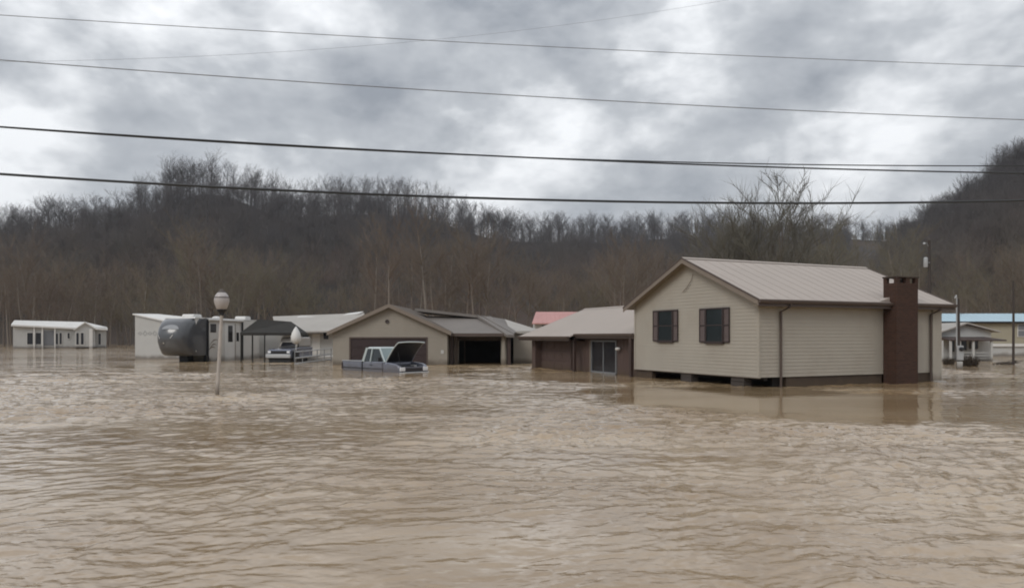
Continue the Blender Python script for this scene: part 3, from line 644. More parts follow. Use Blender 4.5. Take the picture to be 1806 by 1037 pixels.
# roof
for side in (0, 1):
    yy = (lambda q: q) if side == 0 else (lambda q: GW - q)
    x0, x1 = -oh, HL + 0.36
    rb = MB()
    rb.slab([(x0, yy(-oh), ze), (x1, yy(-oh), ze), (x1, GW / 2, ridge), (x0, GW / 2, ridge)], 0.05)
    ribs(rb, 17, x0 + 0.1, x1 - 0.1, lambda t: ((t, yy(-oh), ze + 0.008), (t, GW / 2, ridge + 0.008)), 0.018, 0.004)
    rb.build('roof_slope', M['roof'], H)
    sf = MB(); sf.slab([(x0 + .02, yy(-oh + .02), ze - 0.06 + .009), (x1 - .02, yy(-oh + .02), ze - 0.06 + .009), (x1 - .02, GW / 2, ridge - 0.06), (x0 + .02, GW / 2, ridge - 0.06)], 0.06)
    sf.build('soffit', M['soffit'], H)
    for xe, nm in ((x0 - 0.025, 'rake_board'), (x1 + 0.0, 'rake_board')):
        rk = MB(); rk.slab([(xe, yy(-oh - 0.02), ze - 0.052), (xe + 0.025, yy(-oh - 0.02), ze - 0.052), (xe + 0.025, GW / 2, ridge - 0.052 + .009), (xe, GW / 2, ridge - 0.052 + .009)], 0.17)
        rk.build(nm, M['rake'], H)
        de = MB(); de.slab([(xe - 0.012, yy(-oh - 0.03), ze + 0.014), (xe + 0.045, yy(-oh - 0.03), ze + 0.014), (xe + 0.045, GW / 2, ridge + 0.027), (xe - 0.012, GW / 2, ridge + 0.027)], 0.064)
        de.build('drip_edge', M['fascia'], H)
MB().prism([(GW / 2 - 0.14, ridge - 0.03), (GW / 2, ridge + 0.045), (GW / 2 + 0.14, ridge - 0.03)], 'x', -oh, HL + 0.36).build('ridge_cap', M['roof'], H)
cs0, cs1, cp = sx(1557), sx(1557) + 1.19 + 0.03, 0.65
for a, b in ((-oh, cs0 - 0.02), (cs1 + 0.02, HL + 0.36)):
    MB().box(a, b, -oh - 0.02, -oh + 0.012, ze - 0.26, ze - 0.055).build('fascia_board', M['fascia'], H)
    gt = MB(); gt.prism([(-oh - 0.14, ze - 0.02), (-oh - 0.03, ze - 0.02), (-oh - 0.03, ze - 0.15), (-oh - 0.10, ze - 0.15), (-oh - 0.14, ze - 0.08)], 'x', a - 0.01, b)
    gt.build('gutter', M['fascia'], H)
MB().box(-oh + 0.02, HL + 0.3, -oh + 0.013, 0.0, ze - 0.235, ze - 0.215).build('eave_soffit', M['soffit'], H)
def downspout(px, zbot, x=None):
    x = sx(px) if x is None else x
    m = MB(); m.tube([(x + 0.12, -oh - 0.08, ze - 0.14), (x + 0.12, -oh - 0.08, ze - 0.24), (x, -0.07, ze - 0.44), (x, -0.07, zbot)], 0.045, 8)
    return m.build('downspout', M['fascia'], H, smooth=True)
downspout(1375, -0.3); downspout(1639, -0.3)
# chimney (a part with its own cap and flue)
zt = Z(487, 29.2)
ch = MB(); ch.box(cs0, cs1, -cp, 0.0 - 0.02, -0.5, zt - 0.26)
chim = ch.build('chimney', M['brick'], H, bevel=0.01)
pc = MB()
for a, b in ((cs0, cs0 + 0.16), (cs0 + 0.52, cs0 + 0.74), (cs1 - 0.16, cs1)):
    pc.box(a, b, -cp + 0.002, -cp + 0.15, zt - 0.258, zt - 0.052)
pc.box(cs0, cs0 + 0.16, -0.17, -0.02, zt - 0.258, zt - 0.052); pc.box(cs1 - 0.16, cs1, -0.17, -0.02, zt - 0.258, zt - 0.052)
pc.build('cap_pillars', M['brick'], chim)
MB().box(cs0 - 0.03, cs1 + 0.03, -cp - 0.03, 0.01, zt - 0.05, zt + 0.01).build('cap_slab', M['found'], chim, bevel=0.008)
MB().lathe([(0.11, zt - 0.262), (0.11, zt - 0.1), (0.085, zt - 0.1), (0.085, zt - 0.262)], 14, ((cs0 + cs1) / 2, -cp / 2)).build('flue', M['block'], chim)
MB().prism([(cs0 - 0.5, ze + 0.05), (cs0 - 0.02, ze + 0.05), (cs0 - 0.02, ze + 0.2)], 'y', -oh + 0.05, 0.25).build('chimney_saddle', M['roof'], H)
# foundation
for q in ((sx(1388), cs0 - 0.01, 0.04, 0.25), (cs1 + 0.01, sx(1642), 0.04, 0.25), (HL - 0.25, HL - 0.02, 0.3, GW), (0.05, 0.25, gy(1148), GW - 0.05)):
    MB().box(*q, -0.8, ZB - 0.005).build('foundation_wall', M['found'], H)
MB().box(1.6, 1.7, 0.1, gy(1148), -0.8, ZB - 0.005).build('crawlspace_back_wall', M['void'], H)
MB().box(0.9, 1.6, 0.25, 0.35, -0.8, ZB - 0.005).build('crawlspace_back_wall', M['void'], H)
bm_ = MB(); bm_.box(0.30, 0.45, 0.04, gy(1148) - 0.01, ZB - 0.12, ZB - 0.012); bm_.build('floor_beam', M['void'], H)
for px0, px1 in ((1200, 1218), (1288, 1311)):
    a, b = gy(px1), gy(px0)
    for k, zz in enumerate((-0.03, 0.17, 0.37)):
        MB().box(0.03, 0.42, a + 0.01 * (k % 2), b + 0.01 * (k % 2), zz - 0.19, zz - 0.003).build('concrete_block', M['pier'], H, bevel=0.006)
# windows with shutters on the gable
def gable_window(pa, pb, pc_, pd, yt, yb):
    """columns: outer left shutter, glass left, glass right, outer right shutter"""
    a, b, c, d = gy(pd), gy(pc_), gy(pb), gy(pa)
    t_, z_ = zg((pa + pd) / 2, yt), zg((pa + pd) / 2, yb)
    fr = MB(); x = -0.075
    for (y0, y1, z0, z1) in ((b, c, t_ - 0.05, t_), (b, c, z_, z_ + 0.05), (b, b + 0.05, z_ + 0.05, t_ - 0.05), (c - 0.05, c, z_ + 0.05, t_ - 0.05)):
        fr.box(x, 0.0, y0, y1, z0, z1)
    win = fr.build('window', M['rail'], H)
    zm = (t_ + z_) / 2
    MB().box(-0.045, -0.037, b + 0.05, c - 0.05, zm + 0.02, t_ - 0.05).build('pane', M['glass'], win)
    MB().box(-0.052, -0.044, b + 0.05, c - 0.05, z_ + 0.05, zm - 0.02).build('pane', M['glass'], win)
    MB().box(-0.060, -0.03, b + 0.05, c - 0.05, zm - 0.02, zm + 0.02).build('meeting_rail', M['rail'], win)
    MB().box(-0.10, -0.0, b - 0.03, c + 0.03, z_ - 0.05, z_ - 0.002).build('sill', M['rail'], win)
    for y0, y1 in ((a, b - 0.012), (c + 0.012, d)):
        sh = MB()
        for (p, q, r_, s_) in ((y0, y1, t_ - 0.06, t_), (y0, y1, z_, z_ + 0.06), (y0, y1, zm - 0.03, zm + 0.03), (y0, y0 + 0.04, z_ + 0.06, zm - 0.03), (y1 - 0.04, y1, z_ + 0.06, zm - 0.03), (y0, y0 + 0.04, zm + 0.03, t_ - 0.06), (y1 - 0.04, y1, zm + 0.03, t_ - 0.06)):
            sh.box(-0.065, -0.025, p, q, r_, s_)
        so = sh.build('shutter', M['rail'], H)
        lv = MB(); n = 9
        for (lo, hi) in ((z_ + 0.06, zm - 0.03), (zm + 0.03, t_ - 0.06)):
            for i in range(n):
                zz = lo + (hi - lo) * i / n; hh = (hi - lo) / n
                lv.add([(-0.056, y0 + 0.04, zz), (-0.056, y1 - 0.04, zz), (-0.03, y1 - 0.04, zz + hh * 1.1), (-0.03, y0 + 0.04, zz + hh * 1.1)], [(0, 1, 2, 3)])
        lv.build('louvres', M['shutter'], so, kind='stuff')
gable_window(1153, 1162, 1188, 1197, 547, 602)
gable_window(1235, 1246, 1277, 1288, 543, 604)
# loose cable hanging on the gable
cpt = []
for i in range(9):
    a = i / 8; px = 1224 - 4 * a - 14 * a * a; py = 483 + 8 * a + 24 * a
    t_ = gy(px); cpt.append((-0.06, t_, Z(py, A.y + d1.y * t_)))
MB().tube(cpt, 0.014, 6).build('hanging_cable', M['rake'], H, smooth=True)

# ================================================================== low brown annexe beyond the gable wall
Bp = A + d1 * (GW + 0.02)
AN = thing('brown_annexe', 'low dark brown annexe with sliding glass door and pale roof beside the beige house', 'house', (Bp.x, Bp.y, 0), TH)
AL = 11.55; inset = 0.5
def ay(px, off=0.0): O = Bp + d2 * off; return on_wall(px, O, d1)
za, slA = 1.96, 0.375
zr = za + slA * 4.45
def a_roof(y0, y1, eave_x, nm='roof_slope'):
    m = MB(); e_z = zr - slA * (4.2 - eave_x)
    m.slab([(eave_x, y0, e_z), (eave_x, y1, e_z), (4.2, y1, zr), (4.2, y0, zr)], 0.06)
    ribs(m, int((y1 - y0) / 0.4), y0, y1, lambda t: ((eave_x, t, e_z + 0.008), (4.2, t, zr + 0.008)), 0.018, 0.004)
    m.build(nm, M['roof'], AN)
    MB().box(eave_x - 0.03, eave_x + 0.0, y0, y1, e_z - 0.24, e_z - 0.0).build('fascia_board', M['fascia'], AN)
    gt = MB(); gt.prism([(eave_x - 0.14, e_z - 0.01), (eave_x - 0.032, e_z - 0.01), (eave_x - 0.032, e_z - 0.13), (eave_x - 0.11, e_z - 0.13)], 'y', y0, y1)
    gt.build('gutter', M['fascia'], AN)
    MB().box(eave_x + 0.002, inset + 0.3, y0 + 0.01, y1 - 0.01, e_z - 0.245, e_z - 0.225).build('soffit', M['dkbrown'], AN)
    return e_z
ysplit = 5.55
ez1 = a_roof(0.0, ysplit, -0.05)
ez2 = a_roof(ysplit + 0.01, AL + 0.35, -0.42)
mbk = MB(); mbk.slab([(4.2, 0.3, zr), (4.2, AL + 0.35, zr), (8.6, AL + 0.35, za), (8.6, 0.3, za)], 0.06); mbk.build('roof_slope', M['roof'], AN)
MB().prism([(4.2 - 0.14, zr - 0.03), (4.2, zr + 0.04), (4.2 + 0.14, zr - 0.03)], 'y', 0.0, AL + 0.35).build('ridge_cap', M['roof'], AN)
rk = MB(); rk.slab([(-0.42, AL + 0.352, ez2 - 0.0), (-0.42, AL + 0.38, ez2), (4.2, AL + 0.38, zr), (4.2, AL + 0.352, zr)], 0.2); rk.build('rake_board', M['fascia'], AN)
wl = MB(); wl.prism([(0.55, -0.8), (8.2, -0.8), (8.2, 1.75), (4.2, zr - 0.2), (0.55, 1.85)], 'y', ysplit + 0.02, AL)
wl.box(inset + 0.05, 8.2, 0.02, ysplit, -0.8, 1.85)
wl.build('wall', M['brownboard'], AN)
# vertical boards either side of the sliding door
sd0, sd1 = ay(1086, inset), ay(1044, inset)
def boards(y0, y1, x, z0, z1, wd=0.3, parent=AN, m='brownboard'):
    n = max(1, round((y1 - y0) / wd)); w_ = (y1 - y0) / n
    for i in range(n):
        MB().box(x - 0.02 - 0.003 * (i % 2), x, y0 + i * w_ + 0.006, y0 + (i + 1) * w_ - 0.006, z0, z1).build('board', M[m], parent)
boards(0.25, sd0 - 0.08, inset + 0.048, -0.8, 1.72)
boards(sd1 + 0.08, ysplit - 0.2, inset + 0.048, -0.8, 1.72)
sd = MB(); zt_, zb_ = 1.62, Z(655, 38.0)
for (p, q, r_, s_) in ((sd0 - 0.07, sd1 + 0.07, zt_, zt_ + 0.07), (sd0 - 0.07, sd0, zb_ - 0.06, zt_), (sd1, sd1 + 0.07, zb_ - 0.06, zt_), (sd0, sd1, zb_ - 0.09, zb_)):
    sd.box(inset - 0.03, inset + 0.045, p, q, r_, s_)
door = sd.build('sliding_door', M['aluminium'], AN)
ym = (sd0 + sd1) / 2
for (p, q, xx) in ((sd0, ym - 0.03, inset), (ym + 0.03, sd1, inset + 0.02)):
    MB().box(xx, xx + 0.01, p, q, zb_, zt_).build('glass_pane', M['dkglass'], door)
MB().box(inset - 0.025, inset + 0.03, ym - 0.03, ym + 0.03, zb_, zt_).build('stile', M['aluminium'], door)
tt = ay(1041, inset); MB().box(inset - 0.02, inset + 0.02, tt - 0.05, tt + 0.05, -0.8, 1.70).build('door_trim', M['rake'], AN)
t_ = ay(1091, inset - 0.1); MB().lathe([(0.02, 1.36), (0.10, 1.34), (0.15, 1.27), (0.11, 1.21), (0.01, 1.20)], 12, (inset - 0.14, t_)).build('wall_light', M['white'], AN, smooth=True)
for px, xx in ((1113, 0.0), (1013, 0.0)):
    t_ = ay(px, xx); MB().box(xx - 0.07, xx + 0.07, t_ - 0.09, t_ + 0.09, -0.8, ez1 - 0.24).build('porch_post', M['dkbrown'], AN)
t_ = ay(943, 0.1); MB().box(0.02, 0.5, t_ - 0.25, t_ + 0.22, -0.8, ez2 - 0.24).build('corner_pier', M['brownboard'], AN)
# garage door: panels
g0, g1 = ay(1009, 0.5), ay(955, 0.5)
for k in range(4):
    z0 = -0.62 + k * 0.56
    pn = MB(); pn.box(0.44, 0.52, g0, g1, z0, z0 + 0.545)
    for j in range(4):
        w_ = (g1 - g0) / 4; pn.box(0.425, 0.441, g0 + j * w_ + 0.1, g0 + (j + 1) * w_ - 0.1, z0 + 0.1, z0 + 0.44)
    pn.build('garage_door_panel', M['brownboard'], AN)
MB().box(0.40, 0.53, g0 - 0.12, g0 - 0.01, -0.8, 1.66).build('door_jamb', M['dkbrown'], AN)
MB().box(0.40, 0.53, g1 + 0.01, g1 + 0.35, -0.8, 1.66).build('door_jamb', M['dkbrown'], AN)
MB().box(0.40, 0.53, g0 - 0.12, g1 + 0.35, 1.665, 1.8).build('door_header', M['dkbrown'], AN)

# ================================================================== middle garage with its open side wing
GY = 49.0
gx0, gx1 = X(586, GY), X(789, GY)
GA = thing('tan_garage', 'tan garage with brown overhead door behind the truck and an open bay on its right', 'garage', ((gx0 + gx1) / 2, GY, 0), R(-2))
hw = (gx1 - gx0) / 2; gcx = (gx0 + gx1) / 2
def lx(px, y=GY): return X(px, y) - gcx
ge, gp = 2.22, Z(537, GY) 
gs = (gp - ge) / (hw + 0.25)
dx0, dx1, dz = lx(618), lx(752), Z(597, GY)
w = MB(); w.prism([(-hw, -0.8), (dx0, -0.8), (dx0, dz), (dx1, dz), (dx1, -0.8), (hw, -0.8), (hw, ge + 0.0), (0, gp - 0.2), (-hw, ge + 0.0)], 'y', 0.02, 0.22)
w.box(-hw, -hw + 0.2, 0.22, 7.5, -0.8, ge - .02); w.box(hw - 0.2, hw, 0.22, 7.5, -0.8, ge - .02); w.box(-hw, hw, 7.5, 7.7, -0.8, ge - .02)
w.build('wall', M['siding2'], GA)
sg = MB(); siding_wall(sg, lambda z: (-hw, dx0 - 0.08), -0.2, dz + 0.1, lambda t, o, z: (t, 0.016 - o, z), 0.2)
siding_wall(sg, lambda z: (dx1 + 0.08, hw), -0.2, dz + 0.1, lambda t, o, z: (t, 0.016 - o, z), 0.2)
siding_wall(sg, lambda z: (-hw, hw) if z < ge else (-hw + (z - ge) / gs, hw - (z - ge) / gs), dz + 0.1, gp - 0.25, lambda t, o, z: (t, 0.016 - o, z), 0.2)
sg.build('siding', M['siding2'], GA, kind='stuff')
fr = MB(); fr.box(dx0 - 0.1, dx0, -0.02, 0.04, -0.8, dz + 0.1); fr.box(dx1, dx1 + 0.1, -0.02, 0.04, -0.8, dz + 0.1); fr.box(dx0, dx1, -0.02, 0.04, dz, dz + 0.1)
fr.build('door_frame', M['fascia'], GA)
for k in range(4):
    z0 = -0.6 + 0.585 * k
    pn = MB(); pn.box(dx0, dx1, 0.035, 0.085, z0, z0 + 0.575)
    for j in range(6):
        w_ = (dx1 - dx0) / 6; pn.box(dx0 + j * w_ + 0.1, dx0 + (j + 1) * w_ - 0.1, 0.025, 0.036, z0 + 0.1, z0 + 0.47)
    pn.build('garage_door_panel', M['garagedoor'], GA)
for s in (-1, 1):
    q = [(s * (hw + 0.3), -0.35, ge - 0.06), (s * (hw + 0.3), 7.9, ge - 0.06), (0, 7.9, gp), (0, -0.35, gp)]
    rb = MB(); rb.slab(q, 0.07)
    ribs(rb, 18, -0.2, 7.8, lambda t: ((s * (hw + 0.3), t, ge - 0.05), (0, t, gp + 0.01)), 0.03, 0.02)
    rb.build('roof_slope', M['roof_brown'], GA)
    fb = MB(); fb.slab([(s * (hw + 0.31), -0.38, ge - 0.02), (s * (hw + 0.31), -0.352, ge - 0.02), (0, -0.352, gp + 0.03), (0, -0.38, gp + 0.03)], 0.25)
    fb.build('rake_board', M['rake'], GA)
mv = MB(); mv.lathe([(0.0, 0.0), (0.13, 0.0), (0.13, 0.06), (0.09, 0.06), (0.0, 0.03)], 12)
vo = mv.build('gable_vent', M['rail'], GA); vo.rotation_euler = (R(90), 0, 0); vo.location = (lx(683), 0.0, Z(567, GY))
MB().box(lx(778), lx(783), -0.02, 0.012, 0.75, 0.98).build('meter_cover', M['offwhite'], GA)
# wing: open bay right of the garage
WY = 1.6
wx0, wx1 = lx(789, GY + WY), lx(892, GY + WY)
o0, o1 = lx(808, GY + WY), lx(882, GY + WY)
wz = Z(600, GY + WY)
ww = MB()
ww.box(wx0 + 0.02, o0, WY, WY + 0.15, -0.8, 2.0); ww.box(o1, lx(892, GY + WY), WY, WY + 0.15, -0.8, 2.0); ww.box(o0, o1, WY, WY + 0.15, wz, 2.0)
ww.build('wing_wall', M['siding2'], GA)
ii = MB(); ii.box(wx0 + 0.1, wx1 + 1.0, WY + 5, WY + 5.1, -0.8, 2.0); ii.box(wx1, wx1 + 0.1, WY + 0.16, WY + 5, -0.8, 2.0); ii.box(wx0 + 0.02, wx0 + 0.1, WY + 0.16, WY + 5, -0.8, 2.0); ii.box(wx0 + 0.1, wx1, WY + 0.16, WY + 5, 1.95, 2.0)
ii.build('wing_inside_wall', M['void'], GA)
MB().box(o0 - 0.05, o1 + 0.05, WY - 0.05, WY - 0.002, wz - 0.02, wz + 0.22).build('bay_header', M['found'], GA)
for px, mm in ((796, 'dkbrown'), (804, 'found'), (887, 'siding2'), (897, 'dkbrown')):
    xx = lx(px, GY + 1.0); MB().box(xx - 0.11, xx + 0.11, 0.9, 1.12, -0.8, 2.02).build('bay_post', M[mm], GA)
xx = lx(817, GY + 3.5); MB().box(xx - 0.05, xx + 0.05, 3.4, 3.5, -0.8, 1.9).build('inside_post', M['found'], GA)
# front slope of the wing roof, seen below the overhanging upper roof
yE, yT = 0.55, 5.2
zE, zT = Z(588, GY + yE), Z(558, GY + yT)
m = MB(); m.slab([(lx(788, GY + yE), yE, zE), (lx(888, GY + yE), yE, zE), (lx(862, GY + yT), yT, zT), (lx(730, GY + yT), yT, zT)], 0.08)
m.build('wing_roof_slope', M['roof_brown'], GA)
MB().box(lx(793, GY + yE), lx(888, GY + yE), yE - 0.04, yE - 0.005, zE - 0.2, zE + 0.01).build('wing_fascia', M['fascia'], GA)
# upper roof: its front edge runs along the top of the lower slope and comes down at the end
P = lambda px, py, dy: (lx(px, GY + dy), dy, Z(py, GY + dy))
um = MB()
um.slab([P(728, 543.5, 4.4), P(846, 556.5, 4.4), P(884, 563, 8.5), P(745, 550, 8.5)], 0.20)
um.build('upper_roof_slope', M['roof_brown'], GA)
um = MB(); um.slab([P(838, 556, 4.4), P(894, 590, 0.1), P(907, 590.5, 0.3), P(862, 560, 5.6)], 0.18); um.build('rake_slab', M['roof_brown'], GA)
um = MB(); um.slab([P(846, 556.5, 4.5), P(905, 588, 0.6), P(912, 580, 7.0), P(884, 563, 8.4)], 0.1); um.build('end_roof_slope', M['roof_brown'], GA)
# back room with its own low roof
bw = MB(); bw.box(lx(903, GY + 3), lx(941, GY + 3), 3.0, 9, -0.8, Z(584, GY + 3)); bw.build('back_room_wall', M['siding2'], GA)
br_ = MB(); br_.slab([P(898, 584, 2.8), P(943, 587, 2.8), P(946, 582, 6.0), P(884, 563, 8.0)], 0.12); br_.build('back_room_roof', M['greyroof'], GA)

# ================================================================== red roofed house far behind
RY = 74.0
RH = thing('red_roofed_house', 'white house with faded red metal roof showing above the annexe roof', 'house', (X(990, RY), RY, 0), 0)
rl = lambda px: X(px, RY) - X(990, RY)
MB().box(rl(943), rl(1040), 0, 6, -0.8, Z(570, RY)).build('wall', M['offwhite'], RH)
m = MB(); m.slab([(rl(938), -0.5, Z(570, RY)), (rl(1045), -0.5, Z(570, RY)), (rl(1045), 3, Z(550, RY + 3)), (rl(947), 3, Z(550, RY + 3))], 0.1)
ribs(m, 12, rl(945), rl(1040), lambda t: ((t, -0.5, Z(570, RY) + .01), (t, 3, Z(550, RY + 3) + .01)), 0.04, 0.04); m.build('roof', M['redroof'], RH)
MB().box(rl(956), rl(962), -0.04, -0.002, Z(580, RY), Z(574, RY)).build('window', M['dkglass'], RH)

# ================================================================== flooded pickup with its bonnet up
TY = math.atan2(0.707, 0.707)
FRt = Vector((-5.87, 38.2)); hd = Vector((0.7071, -0.7071)); lat = Vector((0.7071, 0.7071))    # near front corner, heading, across to the far side
TK = thing('pickup_truck', 'silver pickup truck with raised bonnet, sunk to its door handles before the garage', 'truck', (FRt.x, FRt.y, 0), R(135))
# local frame: +x runs backwards along the near side, -y... : x axis = (-.707,.707), y axis = (-.707,-.707) (towards the viewer)
def TB(x0, x1, y0, y1, z0, z1): return MB().box(x0, x1, -y1, -y0, z0, z1)      # y measured across from the near side
LW = 1.9
def side_profile(pts, y0, y1, nm, m, bev=0.03, par=TK):
    return MB().prism(pts, 'y', -y1, -y0).build(nm, m, par, bevel=bev, smooth=True)
# bed: hollow box
bed = MB(); zr0 = 0.52
bed.box(3.42, 5.4, -0.09, -0.02, -0.45, zr0); bed.box(3.42, 5.4, -LW + 0.02, -LW + 0.09, -0.45, zr0); bed.box(3.42, 3.5, -LW + 0.09, -0.09, -0.45, zr0); bed.box(3.5, 5.4, -LW + .09, -0.09, -0.1, -0.05)
bed.build('bed', M['truck'], TK, bevel=0.03)
MB().box(3.395, 3.425, -0.03, 0.004, -0.4, 0.5).build('bed_gap', M['black'], TK)
MB().box(1.44, 5.3, 0.0, 0.018, 0.14, 0.18).build('side_moulding', M['black'], TK)
rl_ = MB(); rl_.box(3.40, 5.43, -0.13, 0.0, zr0, zr0 + 0.035); rl_.box(3.40, 5.43, -LW, -LW + 0.13, zr0, zr0 + 0.035); rl_.build('bed_rail', M['galv'], TK, bevel=0.012)
tg = MB(); tg.box(5.36, 5.43, -LW + 0.1, -0.1, -0.3, zr0 + 0.01); tg.build('tailgate', M['truck'], TK, bevel=0.015)
MB().box(5.34, 5.45, -0.07, 0.005, 0.05, 0.42).build('tail_light', M['rail'], TK)
# lower cab and doors
side_profile([(1.15, -0.5), (3.40, -0.5), (3.40, 0.53), (1.3, 0.55), (1.15, 0.5)], 0.02, LW - 0.02, 'cab_body', M['truck'], 0.07)
dr_ = MB(); dr_.box(1.45, 2.65, -0.018, 0.012, -0.4, 0.50); do = dr_.build('door', M['truck'], TK, bevel=0.012)
MB().box(2.38, 2.58, 0.013, 0.04, 0.33, 0.37).build('handle', M['black'], do)
# greenhouse: roof, pillars, glass
zc = 1.27
def gh(xa, xb, w0, w1, z0, z1):  # tapered frame helper
    return xa, xb
roof = MB()
ro = [(1.95, 0.20, zc - 0.02), (3.20, 0.18, zc - 0.02), (3.20, LW - 0.18, zc - 0.02), (1.95, LW - 0.20, zc - 0.02)]
roof.add([(x, -y, z) for x, y, z in ro] + [(2.05, -0.32, zc + 0.045), (3.1, -0.3, zc + 0.045), (3.1, -(LW - 0.3), zc + 0.045), (2.05, -(LW - 0.32), zc + 0.045)],
         [(0, 1, 2, 3), (4, 5, 6, 7), (0, 1, 5, 4), (1, 2, 6, 5), (2, 3, 7, 6), (3, 0, 4, 7)])
roof.build('cab_roof', M['truckpale'], TK, bevel=0.02, smooth=True)
for yy, sgn in ((0.05, 1), (LW - 0.05, -1)):
    pl = MB()
    top = lambda q: -(yy + sgn * 0.15)
    pl.beam((1.32, -yy, 0.52), (1.98, top(0), zc - 0.01), 0.07, 0.07)
    pl.beam((2.62, -yy, 0.52), (2.62, top(0), zc - 0.01), 0.06, 0.09)
    pl.beam((3.36, -yy, 0.52), (3.18, top(0), zc - 0.01), 0.08, 0.12)
    pl.beam((1.98, top(0), zc - 0.03), (3.2, top(0), zc - 0.03), 0.05, 0.05)
    pl.build('pillar', M['truckpale'], TK)
    for xa, xb, xc, xd, nm in ((1.42, 2.57, 2.57, 2.02, 'side_window'), (2.67, 3.28, 3.12, 2.67, 'side_window')):
        y0_ = -(yy + sgn * 0.015); y1_ = -(yy + sgn * 0.15)
        gl = MB(); gl.add([(xa, y0_, 0.54), (xb, y0_, 0.54), (xc, y1_, zc - 0.05), (xd, y1_, zc - 0.05)], [(0, 1, 2, 3)])
        gl.add([(xa, y0_ - sgn * .008, 0.54), (xb, y0_ - sgn * .008, 0.54), (xc, y1_ - sgn * .008, zc - 0.05), (xd, y1_ - sgn * .008, zc - 0.05)], [(0, 1, 2, 3)])
        gl.build(nm, M['glass'], TK)
M['windscreen'] = mat('windscreen_painted_reflection', (0.20, 0.25, 0.25), 0.08, 0.1, 1, spec=0.8)  # reflected sky painted into the glass as a pale base colour
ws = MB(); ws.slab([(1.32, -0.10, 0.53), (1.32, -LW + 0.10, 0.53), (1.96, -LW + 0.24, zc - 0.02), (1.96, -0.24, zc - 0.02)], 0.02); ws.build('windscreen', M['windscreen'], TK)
rw = MB(); rw.slab([(3.37, -0.14, 0.55), (3.37, -LW + 0.14, 0.55), (3.20, -LW + 0.26, zc - 0.05), (3.20, -0.26, zc - 0.05)], 0.02); rw.build('rear_window', M['glass'], TK)
# engine bay: fenders, cavity, radiator support, battery
for y0, y1 in ((0.0, 0.22), (LW - 0.22, LW)):
    side_profile([(0.0, -0.45), (1.2, -0.45), (1.2, 0.53), (0.75, 0.50), (0.25, 0.44), (0.05, 0.36), (-0.03, 0.2), (-0.03, -0.3)], y0, y1, 'fender', M['truck'], 0.06)
eb = MB(); eb.box(0.1, 1.15, -LW + 0.22, -0.22, -0.3, 0.12); eb.box(0.35, 0.95, -1.3, -0.6, 0.1, 0.34); eb.build('engine', M['black'], TK, bevel=0.03)
MB().box(0.55, 0.85, -LW + 0.3, -LW + 0.5, 0.12, 0.36).build('battery', M['offwhite'], TK, bevel=0.01)
gr = MB(); gr.box(-0.06, 0.08, -LW + 0.24, -0.24, -0.25, 0.30); gr.build('grille_surround', M['truck'], TK, bevel=0.02)
gi_ = MB()
for k in range(3): gi_.box(-0.075, -0.061, -LW + 0.45, -0.45, -0.05 + 0.1 * k, 0.0 + 0.1 * k)
gi_.build('grille', M['black'], TK)
for y0, y1 in ((0.04, 0.36), (LW - 0.36, LW - 0.04)):
    TB(-0.09, -0.02, y0, y1, 0.08, 0.28).build('headlight', M['headlamp'], TK, bevel=0.02)
TB(-0.16, -0.03, -0.0, LW, -0.22, 0.03).build('bumper', M['galv'], TK, bevel=0.03)
# raised bonnet: curved sheet hinged at the windscreen
hb = MB(); ang = R(45); HLn = 1.58; n = 8
def hp(s_, yv, t_):   # s along bonnet from hinge, t_ = thickness offset
    crown = 0.10 * math.sin(math.pi * min(1, s_ / HLn) * 0.5) - 0.18 * (s_ / HLn) ** 4
    u_, v_ = s_, crown + t_ - 0.05 * (2 * yv / 1.72 - 1) ** 2
    return (1.30 - u_ * math.cos(ang) - v_ * math.sin(ang) * -1 * 0.6 * 0 - v_ * math.sin(ang) * -0.0 + v_ * math.sin(ang) * 0.35, -(0.09 + yv), 0.55 + u_ * math.sin(ang) + v_ * math.cos(ang) * 1.0)
for t_, flip in ((0.0, 0), (-0.045, 1)):
    base = len(hb.v)
    for i in range(n + 1):
        for j in range(7): hb.v.append(hp(HLn * i / n, 1.72 * j / 6, t_))
    for i in range(n):
        for j in range(6):
            a = base + i * 7 + j; f = (a, a + 1, a + 8, a + 7); hb.f.append(f[::-1] if flip else f)
m_ = (n + 1) * 7
for i in range(n):
    for j in (0, 6):
        a = i * 7 + j; hb.f.append((a, a + 7, a + 7 + m_, a + m_))
for j in range(6):
    for i in (0, n):
        a = i * 7 + j; hb.f.append((a, a + 1, a + 1 + m_, a + m_))
ho = hb.build('bonnet', M['truck'], TK, smooth=True)
lin = MB(); base = 0
for i in range(n + 1):
    for j in range(7): lin.v.append(hp(0.06 + (HLn - 0.12) * i / n, 0.08 + 1.56 * j / 6, -0.056))
for i in range(n):
    for j in range(6):
        a = i * 7 + j; lin.f.append((a, a + 1, a + 8, a + 7))
lin.build('bonnet_lining', M['black'], ho)
lip = MB(); lip.tube([hp(HLn, 1.72 * j / 10, -0.02) for j in range(11)], 0.035, 8); lip.tube([hp(HLn * i / 10, 0.0, -0.02) for i in range(11)], 0.03, 8); lip.build('bonnet_edge', M['truckpale'], ho, smooth=True)
MB().tube([(0.35, -0.4, 0.3), (0.55, -0.35, 1.1)], 0.012, 6).build('prop_rod', M['black'], TK)
